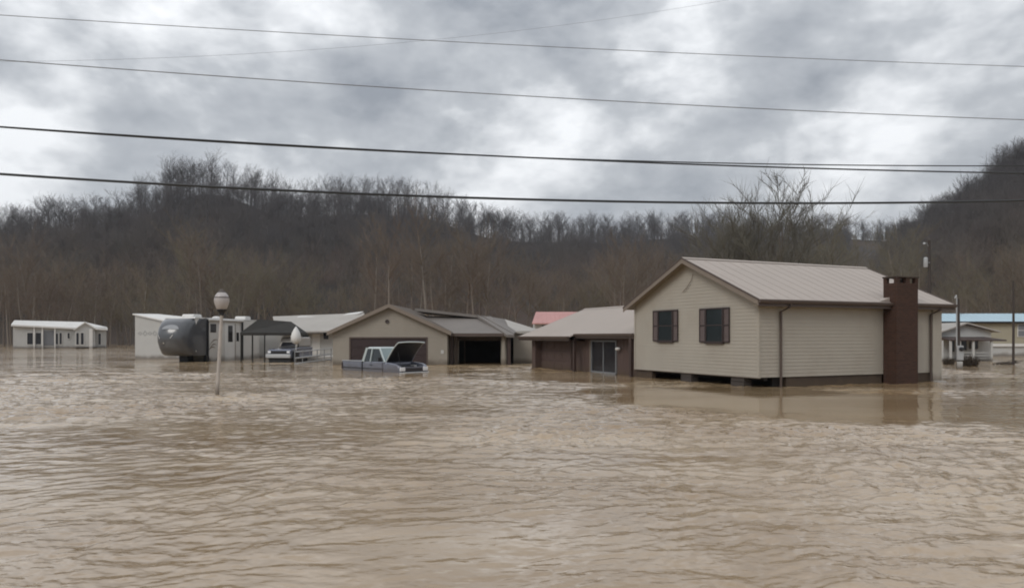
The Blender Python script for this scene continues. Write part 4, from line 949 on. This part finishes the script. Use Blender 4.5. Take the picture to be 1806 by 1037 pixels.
# door mirror
mi = MB(); mi.box(1.42, 1.52, 0.05, 0.25, 0.55, 0.80); mi.beam((1.5, 0.0, 0.58), (1.48, 0.1, 0.6), 0.04, 0.04); mi.build('mirror', M['black'], TK, bevel=0.03)
for xx in (0.62, 4.35):
    for yy in (-0.22, -LW + 0.02):
        wm = MB(); wm.lathe([(0.2, 0.0), (0.36, 0.02), (0.38, 0.1), (0.36, 0.18), (0.2, 0.2)], 18); wo = wm.build('wheel', M['black'], TK, smooth=True); wo.rotation_euler = (R(90), 0, 0); wo.location = (xx, yy + 0.2, -0.42)

# ================================================================== big camper with dark front cap
g_ = R(-10); CY = 54.0
FR_ = Vector((X(340, CY), CY)); hv = Vector((math.sin(g_), -math.cos(g_)))
CV = thing('fifth_wheel_camper', 'large white camper trailer with rounded dark grey front cap beside the lamp post', 'camper', (FR_.x, FR_.y, 0), g_)
# local: +x to image right across, +y backwards; near/front edge at y=0; body spans x in [-2.5, 0]
ctop = 3.22
def cx_side(px, z=0):  # column -> distance back along the right flank
    return on_wall(px, FR_, Vector((-hv.x, -hv.y)))
LCV = 9.6
body = MB(); body.prism([(0.35, 0.72), (1.9, 0.62), (2.5, -0.3), (2.5, -0.6), (LCV, -0.6), (LCV, ctop), (0.35, ctop)], 'x', -2.5, 0.0)
body.build('body', M['campwhite'], CV, bevel=0.05, smooth=True)
# nose cap: lofted rounded shell
cp_ = MB(); rows = []
prof = [(-0.95, 1.05), (-1.16, 1.5), (-1.18, 1.95), (-1.02, 2.45), (-0.72, 2.86), (-0.2, 3.15), (0.4, ctop + 0.03)]
prof = [(-0.2, 0.46), (-0.62, 0.62)] + prof
nc = 14
for (yy, zz) in prof:
    row = []
    for j in range(nc + 1):
        a = math.pi * j / nc
        ex = 0.42
        cxn = math.copysign(abs(math.cos(a)) ** ex, math.cos(a)); syn = abs(math.sin(a)) ** 0.62
        xx = -1.25 - cxn * 1.29; row.append((xx, 1.75 + (yy - 1.75) * syn, zz if syn > 0.02 else zz))
    rows.append(row)
for r_ in rows: cp_.v += r_
for i in range(len(rows) - 1):
    for j in range(nc):
        a = i * (nc + 1) + j; cp_.f.append((a, a + 1, a + nc + 2, a + nc + 1))
cp_.f.append(tuple(range(nc + 1))); cp_.f.append(tuple((len(rows) - 1) * (nc + 1) + j for j in range(nc + 1)))
cap = cp_.build('front_cap', M['cap'], CV, smooth=True)
def on_cap(xx, zz, off=0.02):
    ys = [p[0] for p in prof]; zs = [p[1] for p in prof]
    yy = float(np.interp(zz, zs, ys)); c_ = min(1, abs((xx + 1.25) / 1.29)); a = math.acos(c_ ** (1 / 0.42)); syn = math.sin(a) ** 0.62
    return (xx, 1.75 + (yy - 1.75) * syn - off, zz)
def cap_patch(poly, nm, m):
    mb = MB(); mb.add([on_cap(x, z) for x, z in poly] + [on_cap(x, z, 0.004) for x, z in poly], [tuple(range(len(poly)))] + [tuple(range(len(poly), 2 * len(poly)))[::-1]])
    return mb.build(nm, m, cap)
# pale silver patch under the roof, built in strips that follow the curve
fl = MB(); k = 12
for i in range(k + 1):
    xx = -1.78 + 1.3 * i / k; c_ = 1 - ((i - k / 2) / (k / 2)) ** 2
    fl.v.append(on_cap(xx, 2.40 + 0.03 * c_)); fl.v.append(on_cap(xx, 2.46 + 0.28 * c_ ** 0.6))
fl.f += [(2 * i, 2 * i + 2, 2 * i + 3, 2 * i + 1) for i in range(k)]
fl.build('front_patch', M['silver'], cap)
for a, b, cc in (((-2.05, 2.0), (-1.90, 1.72), 0.05), ((-0.85, 2.0), (-1.05, 1.76), 0.05)):
    cap_patch([(a[0], a[1]), (a[0] + cc, a[1]), (b[0] + cc, b[1]), (b[0], b[1])], 'marker_stripe', M['white'])
cap_patch([(-1.62, 1.36), (-1.54, 1.36), (-1.54, 1.45), (-1.62, 1.45)], 'marker_light', M['white'])
MB().box(-1.6, -0.9, 0.7, 1.5, -0.6, 0.7).build('hitch_pinbox', M['black'], CV, bevel=0.05)
lg = MB(); lg.box(-2.3, -2.15, 1.9, 2.05, -0.8, 0.7); lg.box(-0.35, -0.2, 1.9, 2.05, -0.8, 0.7); lg.build('landing_leg', M['black'], CV)
MB().prism([(0.2, ctop + 0.0), (LCV + 0.05, ctop + 0.0), (LCV + 0.05, ctop + 0.05), (0.3, ctop + 0.09)], 'x', -2.52, 0.03).build('roof', M['white'], CV)
for y0, w_, h_, x0 in ((1.2, 1.1, 0.34, -1.7), (7.5, 0.9, 0.34, -1.1)):
    MB().prism([(y0, ctop + 0.05), (y0 + w_, ctop + 0.05), (y0 + w_, ctop + h_ - 0.08), (y0 + w_ - 0.12, ctop + h_), (y0 + 0.12, ctop + h_), (y0, ctop + h_ - 0.1)], 'x', x0, x0 + 0.95).build('air_conditioner', M['white'], CV, bevel=0.04, smooth=True)
MB().lathe([(0.35, ctop + 0.05), (0.33, ctop + 0.16), (0.15, ctop + 0.24), (0.0, ctop + 0.25)], 14, (-0.6, 4.0)).build('roof_vent', M['white'], CV, smooth=True)
def flank(px0, px1, z0, z1, nm, m, o=0.025, par=CV):
    a, b = cx_side(px0), cx_side(px1)
    return MB().box(0.001, o, min(a, b), max(a, b), z0, z1).build(nm, m, par)
flank(371, 381, 2.2, 2.85, 'window', M['dkglass'])
flank(402, 410, 1.45, 2.75, 'window', M['dkglass'])
flank(417, 421, 1.5, 2.2, 'window', M['dkglass'])
flank(396, 413, 0.0, 2.95, 'door', M['white'], 0.015)
flank(414.5, 415.5, 0.0, 2.9, 'panel_seam', M['rake'], 0.012)
for (a0, za_, a1, zb2) in ((369, 1.15, 384, 1.6), (369, 0.9, 382, 1.22), (366, 0.7, 380, 1.0)):
    y0, y1 = cx_side(a0), cx_side(a1)
    mb = MB(); k = 8
    for i in range(k + 1):
        f = i / k; yy = y0 + (y1 - y0) * f; zz = za_ + (zb2 - za_) * f + 0.16 * math.sin(f * 3.14); th_ = 0.10 * math.sin(math.pi * (0.1 + 0.85 * f))
        mb.v += [(0.006, yy, zz), (0.006, yy, zz + th_)]
    mb.f += [(2 * i, 2 * i + 2, 2 * i + 3, 2 * i + 1) for i in range(k)]
    mb.build('side_swoosh', M['rake'], CV)
# awning roller and its two arms on the flank
ya, yb2 = cx_side(365), cx_side(426)
aw = MB(); aw.tube([(0.14, ya, ctop - 0.08), (0.14, yb2, ctop - 0.08)], 0.09, 10); awn = aw.build('awning_roller', M['campwhite'], CV, smooth=True)
for yy in (ya, yb2):
    MB().box(0.05, 0.13, yy - 0.07, yy + 0.07, -0.6, ctop - 0.05).build('awning_arm', M['black'], awn)

# ================================================================== white camper left of it, wavy line decoration
WYc = 62.0
WC = thing('white_camper', 'plain white trailer wall with a grey diamond pattern line, left of the dark capped camper', 'camper', (X(265, WYc), WYc, 0), R(-16))
l0 = X(232, WYc) - X(265, WYc)
zt_l, zt_r = Z(555, WYc), Z(567, WYc)
LB = 5.0
w = MB(); w.prism([(l0, -0.8), (l0 + LB, -0.8), (l0 + LB, zt_r - 0.35), (l0, zt_l)], 'y', 0, 2.6); w.build('body', M['offwhite'], WC, bevel=0.03)
r_ = MB(); r_.slab([(l0 - 0.12, -0.15, zt_l + 0.1), (l0 + LB + 0.1, -0.15, zt_r - 0.28), (l0 + LB + 0.1, 2.7, zt_r + 0.25), (l0 - 0.12, 2.7, zt_l + 0.16)], 0.1); r_.build('roof', M['white'], WC)
bw_ = MB(); bw_.beam((l0 + 0.05, -0.03, zt_l - 0.06), (l0 + LB - 0.05, -0.03, zt_r - 0.44), 0.04, 0.1); bw_.build('roof_trim', M['galv'], WC)
zz = Z(588, WYc)
for i in range(6):
    x0 = l0 + 0.35 + i * 0.5; a_ = 0.20 if i % 2 else 0.12
    mb = MB()
    ring = [(x0, zz), (x0 + 0.2, zz + a_), (x0 + 0.4, zz), (x0 + 0.2, zz - a_)]
    for k in range(4):
        p, q = ring[k], ring[(k + 1) % 4]; mb.beam((p[0], -0.012, p[1]), (q[0], -0.012, q[1]), 0.016, 0.035)
    mb.build('diamond_decal', M['decal'], WC)

# ================================================================== far white mobile home
HYm = 118.0
MH = thing('mobile_home', 'white mobile home with dark windows and porch gable standing alone far across the water', 'mobile home', (X(105, HYm), HYm, 0), R(28))
hx = lambda px: on_wall(px, (X(105, HYm), HYm), (math.cos(R(28)), math.sin(R(28)))); hzz = lambda py: Z(py, HYm)
MB().box(hx(23), hx(187), 0.0, 4.5, -0.8, hzz(577)).build('wall', M['offwhite'], MH)
r_ = MB(); r_.slab([(hx(20), -0.5, hzz(573)), (hx(138), -0.5, hzz(578)), (hx(152), 2.3, hzz(567)), (hx(22), 2.3, hzz(565))], 0.25); r_.build('roof', M['white'], MH)
r_ = MB(); r_.slab([(hx(138), -0.5, hzz(577)), (hx(190), -0.5, hzz(579.5)), (hx(188), 2.3, hzz(576)), (hx(150), 2.3, hzz(567.5))], 0.25); r_.build('roof', M['white'], MH)
pg = MB(); pg.prism([(hx(133), hzz(612)), (hx(168), hzz(612)), (hx(168), hzz(579)), (hx(151), hzz(569)), (hx(133), hzz(579))], 'y', -1.8, 0.0); pg.build('porch_room', M['offwhite'], MH)
for a, b in (((131, 581), (151, 567.5)), ((151, 567.5), (172, 580))):
    q = MB(); q.slab([(hx(a[0]), -2.1, hzz(a[1])), (hx(b[0]), -2.1, hzz(b[1])), (hx(b[0]), 1.5, hzz(b[1])), (hx(a[0]), 1.5, hzz(a[1]))], 0.2); q.build('porch_roof', M['white'], MH)
for a, b, t_, bb in ((48, 58, 587, 607), (63, 72.5, 587, 607), (98.5, 102.5, 588, 607), (105, 109, 587, 607), (119, 123, 587, 597), (173.5, 178, 588, 608)):
    fo = MB().box(hx(a - 1), hx(b + 1), -0.08, -0.002, hzz(bb + 1), hzz(t_ - 1)).build('window', M['white'], MH)
    MB().box(hx(a), hx(b), -0.1, -0.082, hzz(bb), hzz(t_)).build('pane', M['dkglass'], fo)
for a, b in ((135.5, 140), (143.5, 148.5)):
    fo = MB().box(hx(a - 1), hx(b + 1), -1.88, -1.802, hzz(609), hzz(586)).build('window', M['white'], MH)
    MB().box(hx(a), hx(b), -1.9, -1.882, hzz(607.5), hzz(587)).build('pane', M['dkglass'], fo)
M['greydoor'] = mat('grey_panel', (0.17, 0.175, 0.19), 0.5, 0.1, 1)
MB().box(hx(77), hx(95), -0.08, -0.002, hzz(609), hzz(583)).build('porch_screen', M['greydoor'], MH)
for px in (60.5, 75, 97): MB().box(hx(px - 1.2), hx(px + 1.2), -0.35, -0.1, -0.8, hzz(576)).build('porch_post', M['white'], MH)
MB().box(hx(158), hx(164), -2.1, -1.8, -0.8, hzz(580)).build('porch_post', M['white'], MH)

# ================================================================== grey roofed shed, canopy, vehicle, railing (between camper and garage)
SY = 64.0
SH = thing('grey_roofed_shed', 'low white shed under a wide weathered light grey roof, left of the tan garage', 'shed', (X(560, SY), SY, 0), 0)
sxl = lambda px, y=SY: X(px, y) - X(560, SY)
r_ = MB(); r_.slab([(sxl(490), -0.3, Z(585, SY)), (sxl(625), -0.3, Z(583, SY)), (sxl(643, SY + 5), 5, Z(552, SY + 5)), (sxl(481, SY + 5), 5, Z(558, SY + 5))], 0.12); r_.build('roof', M['greyroof'], SH)
r_ = MB(); r_.slab([(sxl(524, SY + 4.3), 4.3, Z(561, SY + 4.3) + 0.1), (sxl(568, SY + 4.3), 4.3, Z(561, SY + 4.3) + 0.14), (sxl(566, SY + 5.2), 5.2, Z(555, SY + 5.2)), (sxl(530, SY + 5.2), 5.2, Z(556, SY + 5.2))], 0.12); r_.build('ridge_cover', M['white'], SH)
r_ = MB(); r_.slab([(sxl(571, SY + 4.5), 4.5, Z(560, SY + 4.5)), (sxl(634, SY + 4.5), 4.5, Z(552, SY + 4.5)), (sxl(641, SY + 5.2), 5.2, Z(549, SY + 5.2)), (sxl(571, SY + 5.2), 5.2, Z(558, SY + 5.2))], 0.1); r_.build('ridge_strip', M['white'], SH)
MB().box(sxl(446), sxl(620), 1.0, 4.8, -0.8, Z(588, SY)).build('wall', M['offwhite'], SH)
for a, b, t_, bb in ((440, 449, 592, 608), (533, 545, 591, 600), (571, 579, 586, 598)):
    MB().box(sxl(a, SY + 1), sxl(b, SY + 1), 0.93, 0.998, Z(bb, SY + 1), Z(t_, SY + 1)).build('window', M['dkglass'], SH)
MB().box(sxl(551, SY + 1), sxl(565, SY + 1), 0.94, 0.998, -0.8, Z(588, SY + 1)).build('door', M['white'], SH)

KY = 57.0
CN = thing('canopy', 'dark peaked cloth canopy on thin posts between the camper and the grey roof', 'canopy', (X(487, KY), KY, 0), R(6))
kx = lambda px: X(px, KY) - X(487, KY)
zk = Z(587, KY); zp = Z(562, KY)
cn = MB(); a, b = kx(436), kx(534)
cn.add([(a, -1.8, zk), (b, -1.8, zk), (b, 1.8, zk), (a, 1.8, zk), (kx(458), -0.3, zp - 0.05), (kx(512), 0.2, zp - 0.22)] + [(a, -1.8, zk - 0.2), (b, -1.8, zk - 0.2), (b, 1.8, zk - 0.2), (a, 1.8, zk - 0.2)],
       [(0, 1, 5, 4), (1, 2, 5), (2, 3, 4, 5), (3, 0, 4), (0, 1, 7, 6), (1, 2, 8, 7), (2, 3, 9, 8), (3, 0, 6, 9)])
cn.build('cloth_top', M['canvas'], CN)
for px, y in ((437, -1.7), (456, -1.7), (476, -1.7), (532, -1.7), (437, 1.7), (530, 1.7)):
    MB().tube([(kx(px), y, -0.8), (kx(px), y, zk - 0.05)], 0.05, 8).build('post', M['canvas'], CN, smooth=True)

# dark-windowed off-road vehicle half under the canopy, bonnet towards the viewer
VY = 54.0
VUP = 0.62
VE = thing('flooded_jeep', 'high boxy pale vehicle with black grille standing in water under the dark canopy', 'car', (X(497, VY), VY, VUP), R(-8))
vx = lambda px: X(px, VY) - X(497, VY)
v0, v1 = vx(471), vx(513)
side = [(0, -0.3), (4.0, -0.3), (4.0, 0.45), (1.6, 0.45), (0.1, 0.32), (0.0, 0.2)]
MB().prism(side, 'x', v0, v1).build('body', M['truck'], VE, bevel=0.04, smooth=True)
MB().prism([(1.5, 0.46), (4.0, 0.46), (3.9, 1.22), (1.95, 1.22)], 'x', v0 + 0.1, v1 - 0.1).build('cabin', M['greyroof'], VE, bevel=0.12, smooth=True)
ws = MB(); ws.add([(v0 + 0.24, 1.52, 0.52), (v1 - 0.24, 1.52, 0.52), (v1 - 0.42, 1.88, 1.08), (v0 + 0.42, 1.88, 1.08)], [(0, 1, 2, 3)]); ws.build('windscreen', M['dkglass'], VE)
MB().box(v0 + 0.12, v1 - 0.12, -0.03, 0.02, -0.02, 0.22).build('grille', M['black'], VE)
MB().box(v0 + 0.05, v1 - 0.05, 0.05, 3.8, -1.3, -0.31).build('underbody', M['black'], VE)
MB().box(v0 - 0.1, v1 + 0.05, -0.18, -0.04, -0.3, -0.03).build('bumper', M['galv'], VE, bevel=0.03)
for xx in (v0 + 0.02, v1 - 0.26): MB().box(xx, xx + 0.22, -0.05, -0.031, 0.05, 0.2).build('headlight', M['headlamp'], VE)
for xx in (v0 - 0.15, v1 - 0.1):
    MB().prism([(0.3, -0.4), (1.3, -0.4), (1.15, 0.18), (0.45, 0.18)], 'x', xx, xx + 0.25).build('wheel_arch', M['black'], VE, bevel=0.04)
# upright pointed white cover
ub = MB().lathe([(0.03, -0.8), (0.03, 1.3), (0.22, 1.38), (0.37, 1.6), (0.38, 1.85), (0.30, 2.15), (0.15, 2.45), (0.0, 2.65)], 14)
uo = ub.build('covered_umbrella', M['white'], smooth=True); uo.location = (X(522, 54.7), 54.7, 0); tag(uo, 'white pointed bundle on a thin pole between the boxy vehicle and the metal railing', 'cover')
# railing right of the vehicle
RL = thing('metal_railing', 'grey metal railing running out of the water towards the tan garage wall', 'railing', (0, 0, 0))
pA, pB = Vector((X(520, 51), 51, 0)), Vector((X(584, 55), 55, 0))
for k in range(6):
    p = pA.lerp(pB, k / 5); MB().tube([(p.x, p.y, -0.8), (p.x, p.y, 0.95)], 0.035, 6).build('post', M['aluminium'], RL)
for zz in (0.12, 0.5, 0.93):
    MB().tube([(pA.x, pA.y, zz - 0.12), (pB.x, pB.y, zz + 0.06)], 0.04 if zz > .9 else 0.06, 6).build('rail', M['galv'], RL)
bo = MB(); bo.prism([(-1.6, -0.2), (1.5, -0.2), (1.7, 0.42), (-2.3, 0.32)], 'y', 0, 1.9)
b_ = bo.build('small_boat', M['campwhite'], bevel=0.08, smooth=True); b_.location = (X(556, 57), 57, 0); tag(b_, 'low white boat hull behind the metal railing', 'boat')

# ================================================================== lamp post
LY = ground_y(696)
LP = thing('lamp_post', 'globe lamp on a leaning pale post standing alone in the flood water', 'street lamp', (X(383, LY), LY, 0))
tx = X(391, LY) - X(383, LY); ztop = Z(556, LY)
MB().tube([(-0.04, 0, -0.8), (0, 0, 0), (tx * 0.98, 0, ztop)], [0.064, 0.060, 0.050], 12).build('post', M['postgrey'], LP, smooth=True)
MB().lathe([(0.0, ztop), (0.075, ztop), (0.085, ztop + 0.08), (0.14, ztop + 0.13), (0.15, ztop + 0.19), (0.0, ztop + 0.2)], 14, (tx, 0)).build('fitter', M['black'], LP, smooth=True)
zg0 = ztop + 0.19
MB().lathe([(0.12, zg0 + 0.555), (0.10, zg0 + 0.60), (0.03, zg0 + 0.64), (0.0, zg0 + 0.68)], 16, (tx, 0)).build('globe_cap', M['block'], LP, smooth=True)
gb = MB().lathe([(0.13, zg0), (0.165, zg0 + 0.04), (0.205, zg0 + 0.14), (0.238, zg0 + 0.26), (0.232, zg0 + 0.36), (0.195, zg0 + 0.46), (0.13, zg0 + 0.54), (0.05, zg0 + 0.575), (0.0, zg0 + 0.58)], 22, (tx, 0)).build('globe', M['globe'], LP, smooth=True)
MB().lathe([(0.215, zg0 + 0.405), (0.238, zg0 + 0.40), (0.242, zg0 + 0.38), (0.23, zg0 + 0.37)], 22, (tx, 0)).build('globe_rim', M['block'], gb, smooth=True)

# ================================================================== right-hand homes
BY = 70.0
BH = thing('blue_roofed_home', 'long cream mobile home with pale blue metal roof at the right', 'mobile home', (X(1730, BY), BY, 0))
bx_ = lambda px: X(px, BY) - X(1730, BY)
MB().box(bx_(1640), bx_(1960), 0, 4.5, Z(606, BY), Z(567, BY)).build('wall', M['cream'], BH)
m = MB(); m.slab([(bx_(1636), -0.35, Z(567, BY)), (bx_(1965), -0.35, Z(567, BY)), (bx_(1960), 2.3, Z(553, BY + 2.3)), (bx_(1640), 2.3, Z(553, BY + 2.3))], 0.1)
ribs(m, 34, bx_(1640), bx_(1960), lambda t: ((t, -0.35, Z(567, BY) + 0.012), (t, 2.3, Z(553, BY + 2.3) + 0.012)), 0.04, 0.03)
m.build('roof', M['blueroof'], BH)
MB().box(bx_(1636), bx_(1965), -0.38, -0.352, Z(570.5, BY), Z(567, BY) - 0.0).build('fascia', M['void'], BH)
MB().box(bx_(1640), bx_(1960), -0.12, 0.0, Z(611, BY), Z(606, BY) - 0.002).build('skirt_rail', M['white'], BH)
MB().box(bx_(1640), bx_(1960), 0.05, 4.4, -0.8, Z(611, BY) - 0.002).build('skirting', M['offwhite'], BH)
for a in (1794, 1880):
    fo = MB().box(bx_(a), bx_(a + 13), -0.06, -0.002, Z(594, BY), Z(571, BY)).build('window', M['white'], BH)
    MB().box(bx_(a + 1), bx_(a + 12), -0.075, -0.062, Z(593, BY), Z(583, BY)).build('pane', M['greydoor'], fo)
    MB().box(bx_(a + 1), bx_(a + 12), -0.075, -0.062, Z(582, BY), Z(572, BY)).build('pane', M['greydoor'], fo)
PY = 57.0
PH = thing('porch_house', 'small grey gabled house with sagging porch roof, half sunk right of the beige house', 'house', (X(1708, PY), PY, 0))
px_ = lambda px, y=PY: X(px, y) - X(1708, PY)
w = MB(); w.prism([(px_(1652), -0.8), (px_(1757), -0.8), (px_(1757), Z(584, PY)), (px_(1708), Z(572, PY)), (px_(1652), Z(588, PY))], 'y', 0.6, 6); w.build('wall', M['offwhite'], PH)
for a, b in (((1645, 590), (1708, 568.5)), ((1708, 568.5), (1767, 584))):
    q = MB(); q.slab([(px_(a[0]), 0.1, Z(a[1], PY)), (px_(b[0]), 0.1, Z(b[1], PY)), (px_(b[0]), 6.2, Z(b[1], PY)), (px_(a[0]), 6.2, Z(a[1], PY))], 0.10); q.build('roof_slope', M['greyroof'], PH)
q = MB(); q.slab([(px_(1655), -1.6, Z(598.5, PY)), (px_(1751), -1.6, Z(599, PY)), (px_(1745), 0.58, Z(594, PY)), (px_(1658), 0.58, Z(594, PY))], 0.1); q.build('porch_roof', M['dkbrown'], PH)
for px in (1661, 1676, 1692, 1716, 1748): MB().box(px_(px, PY - 1.4) - 0.07, px_(px, PY - 1.4) + 0.07, -1.5, -1.36, -0.8, Z(600, PY)).build('porch_post', M['offwhite'], PH)
for a, b, t_, bb in ((1682, 1690, 600, 620), (1697, 1712, 601, 617), (1719, 1732, 601, 615)):
    fo = MB().box(px_(a - 1), px_(b + 1), 0.53, 0.598, Z(bb + 1, PY), Z(t_ - 1, PY)).build('window', M['rake'], PH)
    MB().box(px_(a), px_(b), 0.51, 0.529, Z(bb, PY), Z(t_, PY)).build('pane', M['dkglass'], fo)
for k in range(3): MB().box(px_(1692, PY - 1.4), px_(1748, PY - 1.4), -1.46, -1.40, 0.2 + 0.22 * k, 0.25 + 0.22 * k).build('porch_rail', M['offwhite'], PH)
# low drowned shrub and drift wood
def bush(x, y, w_, h_, seed, label):
    r = random.Random(seed); mb = MB()
    for i in range(150):
        a = r.uniform(0, 6.28); rr = w_ * math.sqrt(r.random()) * 0.5
        p = Vector((rr * math.cos(a) * 0.4, rr * math.sin(a) * 0.4, -0.3)); q = Vector((rr * math.cos(a), rr * math.sin(a), h_ * r.uniform(0.5, 1) * (1 - (rr / w_) ** 2)))
        mb.tube([p, p.lerp(q, 0.5) + Vector((r.uniform(-.1, .1), r.uniform(-.1, .1), 0.1)), q], [0.03, 0.02, 0.006], 3, cap=False)
    o = mb.build('drowned_shrub', M['debris']); o.location = (x, y, 0); return tag(o, label, 'shrub')
bush(X(1709, 47), 47, 1.3, 0.85, 3, 'dark leafless shrub poking out of the water before the porch house')
bush(X(1673, 50), 50, 0.8, 0.5, 8, 'small leafless shrub in the water close to the corner of the beige house')
dw = MB(); r = random.Random(4)
for i in range(14):
    a = r.uniform(-0.5, 0.5); x0, y0 = r.uniform(-0.6, 0.6), r.uniform(-0.3, 0.3); L_ = r.uniform(0.3, 0.9)
    dw.tube([(x0, y0, 0.02), (x0 + L_ * math.cos(a), y0 + L_ * math.sin(a), r.uniform(0.05, 0.3))], [0.04, 0.015], 5)
o = dw.build('driftwood', M['debris']); o.location = (X(1768, 50), 50, 0); tag(o, 'tangle of dark driftwood floating beside the thin dark pole', 'driftwood')
o = MB().box(-0.25, 0.25, -0.1, 0.1, -0.05, 0.06).build('floating_board', M['white'], bevel=0.02); o.location = (X(1653, 30.5), 30.3, 0.02); o.rotation_euler = (0, R(4), R(20)); tag(o, 'short white board floating against the right corner of the beige house', 'board')

# ================================================================== poles
def pole(px, Y, pt, r0, label, name='utility_pole'):
    t = thing(name, label, 'pole', (X(px, Y), Y, 0))
    MB().tube([(0, 0, -0.8), (0.02, 0, Z(pt, Y) * 0.5), (0.0, 0, Z(pt, Y))], [r0, r0 * 0.9, r0 * 0.7], 10).build('shaft', M['wood'], t, smooth=True)
    return t
tp = pole(1639, 62, 424, 0.15, 'tall wooden utility pole with pale transformer can behind the chimney')
zt2 = Z(463, 62)
MB().lathe([(0, zt2 - 0.4), (0.15, zt2 - 0.4), (0.17, zt2 - 0.36), (0.17, zt2 + 0.34), (0.10, zt2 + 0.42), (0, zt2 + 0.43)], 14, (-0.36, -0.1)).build('transformer', M['galv'], tp, smooth=True)
MB().box(-0.2, 0.0, -0.12, -0.06, zt2 - 0.05, zt2 + 0.02).build('bracket', M['aluminium'], tp)
lo = MB(); lo.lathe([(0.0, 0.0), (0.11, 0.02), (0.08, 0.12), (0.0, 0.15)], 12); lo = lo.build('lamp_head', M['galv'], tp, smooth=True); lo.location = (-0.48, -0.1, Z(431, 62))
MB().tube([(0, 0, Z(431, 62) - 0.3), (-0.25, -0.05, Z(431, 62) + 0.1), (-0.48, -0.1, Z(431, 62) + 0.1)], 0.03, 6).build('lamp_arm', M['aluminium'], tp)
MB().lathe([(0.05, 0), (0.07, 0.05), (0.05, 0.1), (0.07, 0.15), (0.02, 0.2)], 8, (0, 0)).build('insulator', M['block'], tp).location = (0.0, 0, Z(424, 62))
sp_ = pole(1690, 43.5, 527, 0.10, 'service pole with white meter boxes standing right of the beige house')
MB().box(-0.17, 0.17, -0.26, -0.1, 0.5, 1.35).build('meter_box', M['galv'], sp_, bevel=0.02)
mgl = MB().lathe([(0.12, 0), (0.12, 0.1), (0.0, 0.14)], 12).build('meter_glass', M['dkglass'], sp_)
mgl.location = (0, -0.26, 1.15); mgl.rotation_euler = (R(90), 0, 0)
MB().box(-0.15, 0.13, -0.24, -0.1, 0.0, 0.42).build('disconnect_box', M['offwhite'], sp_, bevel=0.02)
MB().tube([(-0.12, -0.05, 1.3), (-0.12, -0.05, Z(527, 43.5)), (-0.16, -0.08, Z(521, 43.5)), (-0.26, -0.1, Z(526, 43.5))], 0.035, 8).build('conduit', M['galv'], sp_, smooth=True)
pole(1787, 49, 495, 0.085, 'thin dark bare pole standing in the water before the blue roofed home', 'thin_pole')

# ================================================================== overhead lines
def line(pts, r0, label, m, name='overhead_wire', y0=13.0, y1=15.9):
    xs = np.array([p[0] for p in pts], float); ys = np.array([p[1] for p in pts], float)
    # straight run in plan from (col 0, y0) to (col 1806, y1)
    x0 = X(0, y0); x1 = X(1806, y1)
    P0 = Vector((x0, y0)); D = Vector((x1 - x0, y1 - y0))
    ts, zs = [], []
    for a, b in zip(xs, ys):
        t = on_wall(a, P0, D); q = P0 + D * t; ts.append(t); zs.append(Z(b, q.y))
    co = np.polyfit(ts, zs, 3 if len(pts) == 7 else 2)
    n = 60; pp = []
    for i in range(n + 1):
        t = -0.9 + 2.8 * i / n; q = P0 + D * t; pp.append((q.x, q.y, float(np.polyval(co, t))))
    o = MB().tube(pp, r0, 8).build(name, m, smooth=True); return tag(o, label, 'wire', 'overhead wires across the view')
line([(0, 27), (750, 72), (1300, 98), (1806, 118)], 0.0065, 'highest of the thin grey wires that slope down across the clouds', M['cable2'])
line([(0, 106), (880, 168), (1300, 189), (1806, 212)], 0.0085, 'second thin grey wire from the top', M['cable2'])
line([(0, 224), (400, 250), (800, 272), (1100, 286), (1450, 297), (1806, 306)], 0.016, 'black cable that passes just above the hilltop', M['cable'])
line([(0, 225), (400, 251), (800, 273), (1000, 281), (1250, 287.5), (1500, 291), (1806, 293)], 0.012, 'thinner cable that parts from the black cable towards the right hill', M['cable'], y0=13.1, y1=16.0)
line([(0, 307), (400, 331), (800, 349), (1250, 357), (1806, 354)], 0.023, 'thickest and lowest black cable running in front of the wooded hills', M['cable'])
line([(100, 108), (400, 97), (640, 82), (800, 69), (1050, 35), (1290, 0)], 0.0026, 'faint fine wire climbing to the upper edge against the slope of the others', M['cable2'], y0=17, y1=24)

# ------------------------------------------------------------------ damp air
hz_m = bpy.data.materials.new('damp_air'); hz_m.use_nodes = True; t_ = hz_m.node_tree; t_.nodes.clear()
ho_ = nd(t_, 'ShaderNodeOutputMaterial'); hv_ = nd(t_, 'ShaderNodeVolumePrincipled'); hv_.inputs['Color'].default_value = (0.80, 0.86, 0.95, 1); hv_.inputs['Density'].default_value = 0.00013
t_.links.new(hv_.outputs[0], ho_.inputs['Volume'])
hz_o = MB().box(-1600, 1600, -350, 2600, -2.5, 160).build('haze', hz_m, kind='stuff')
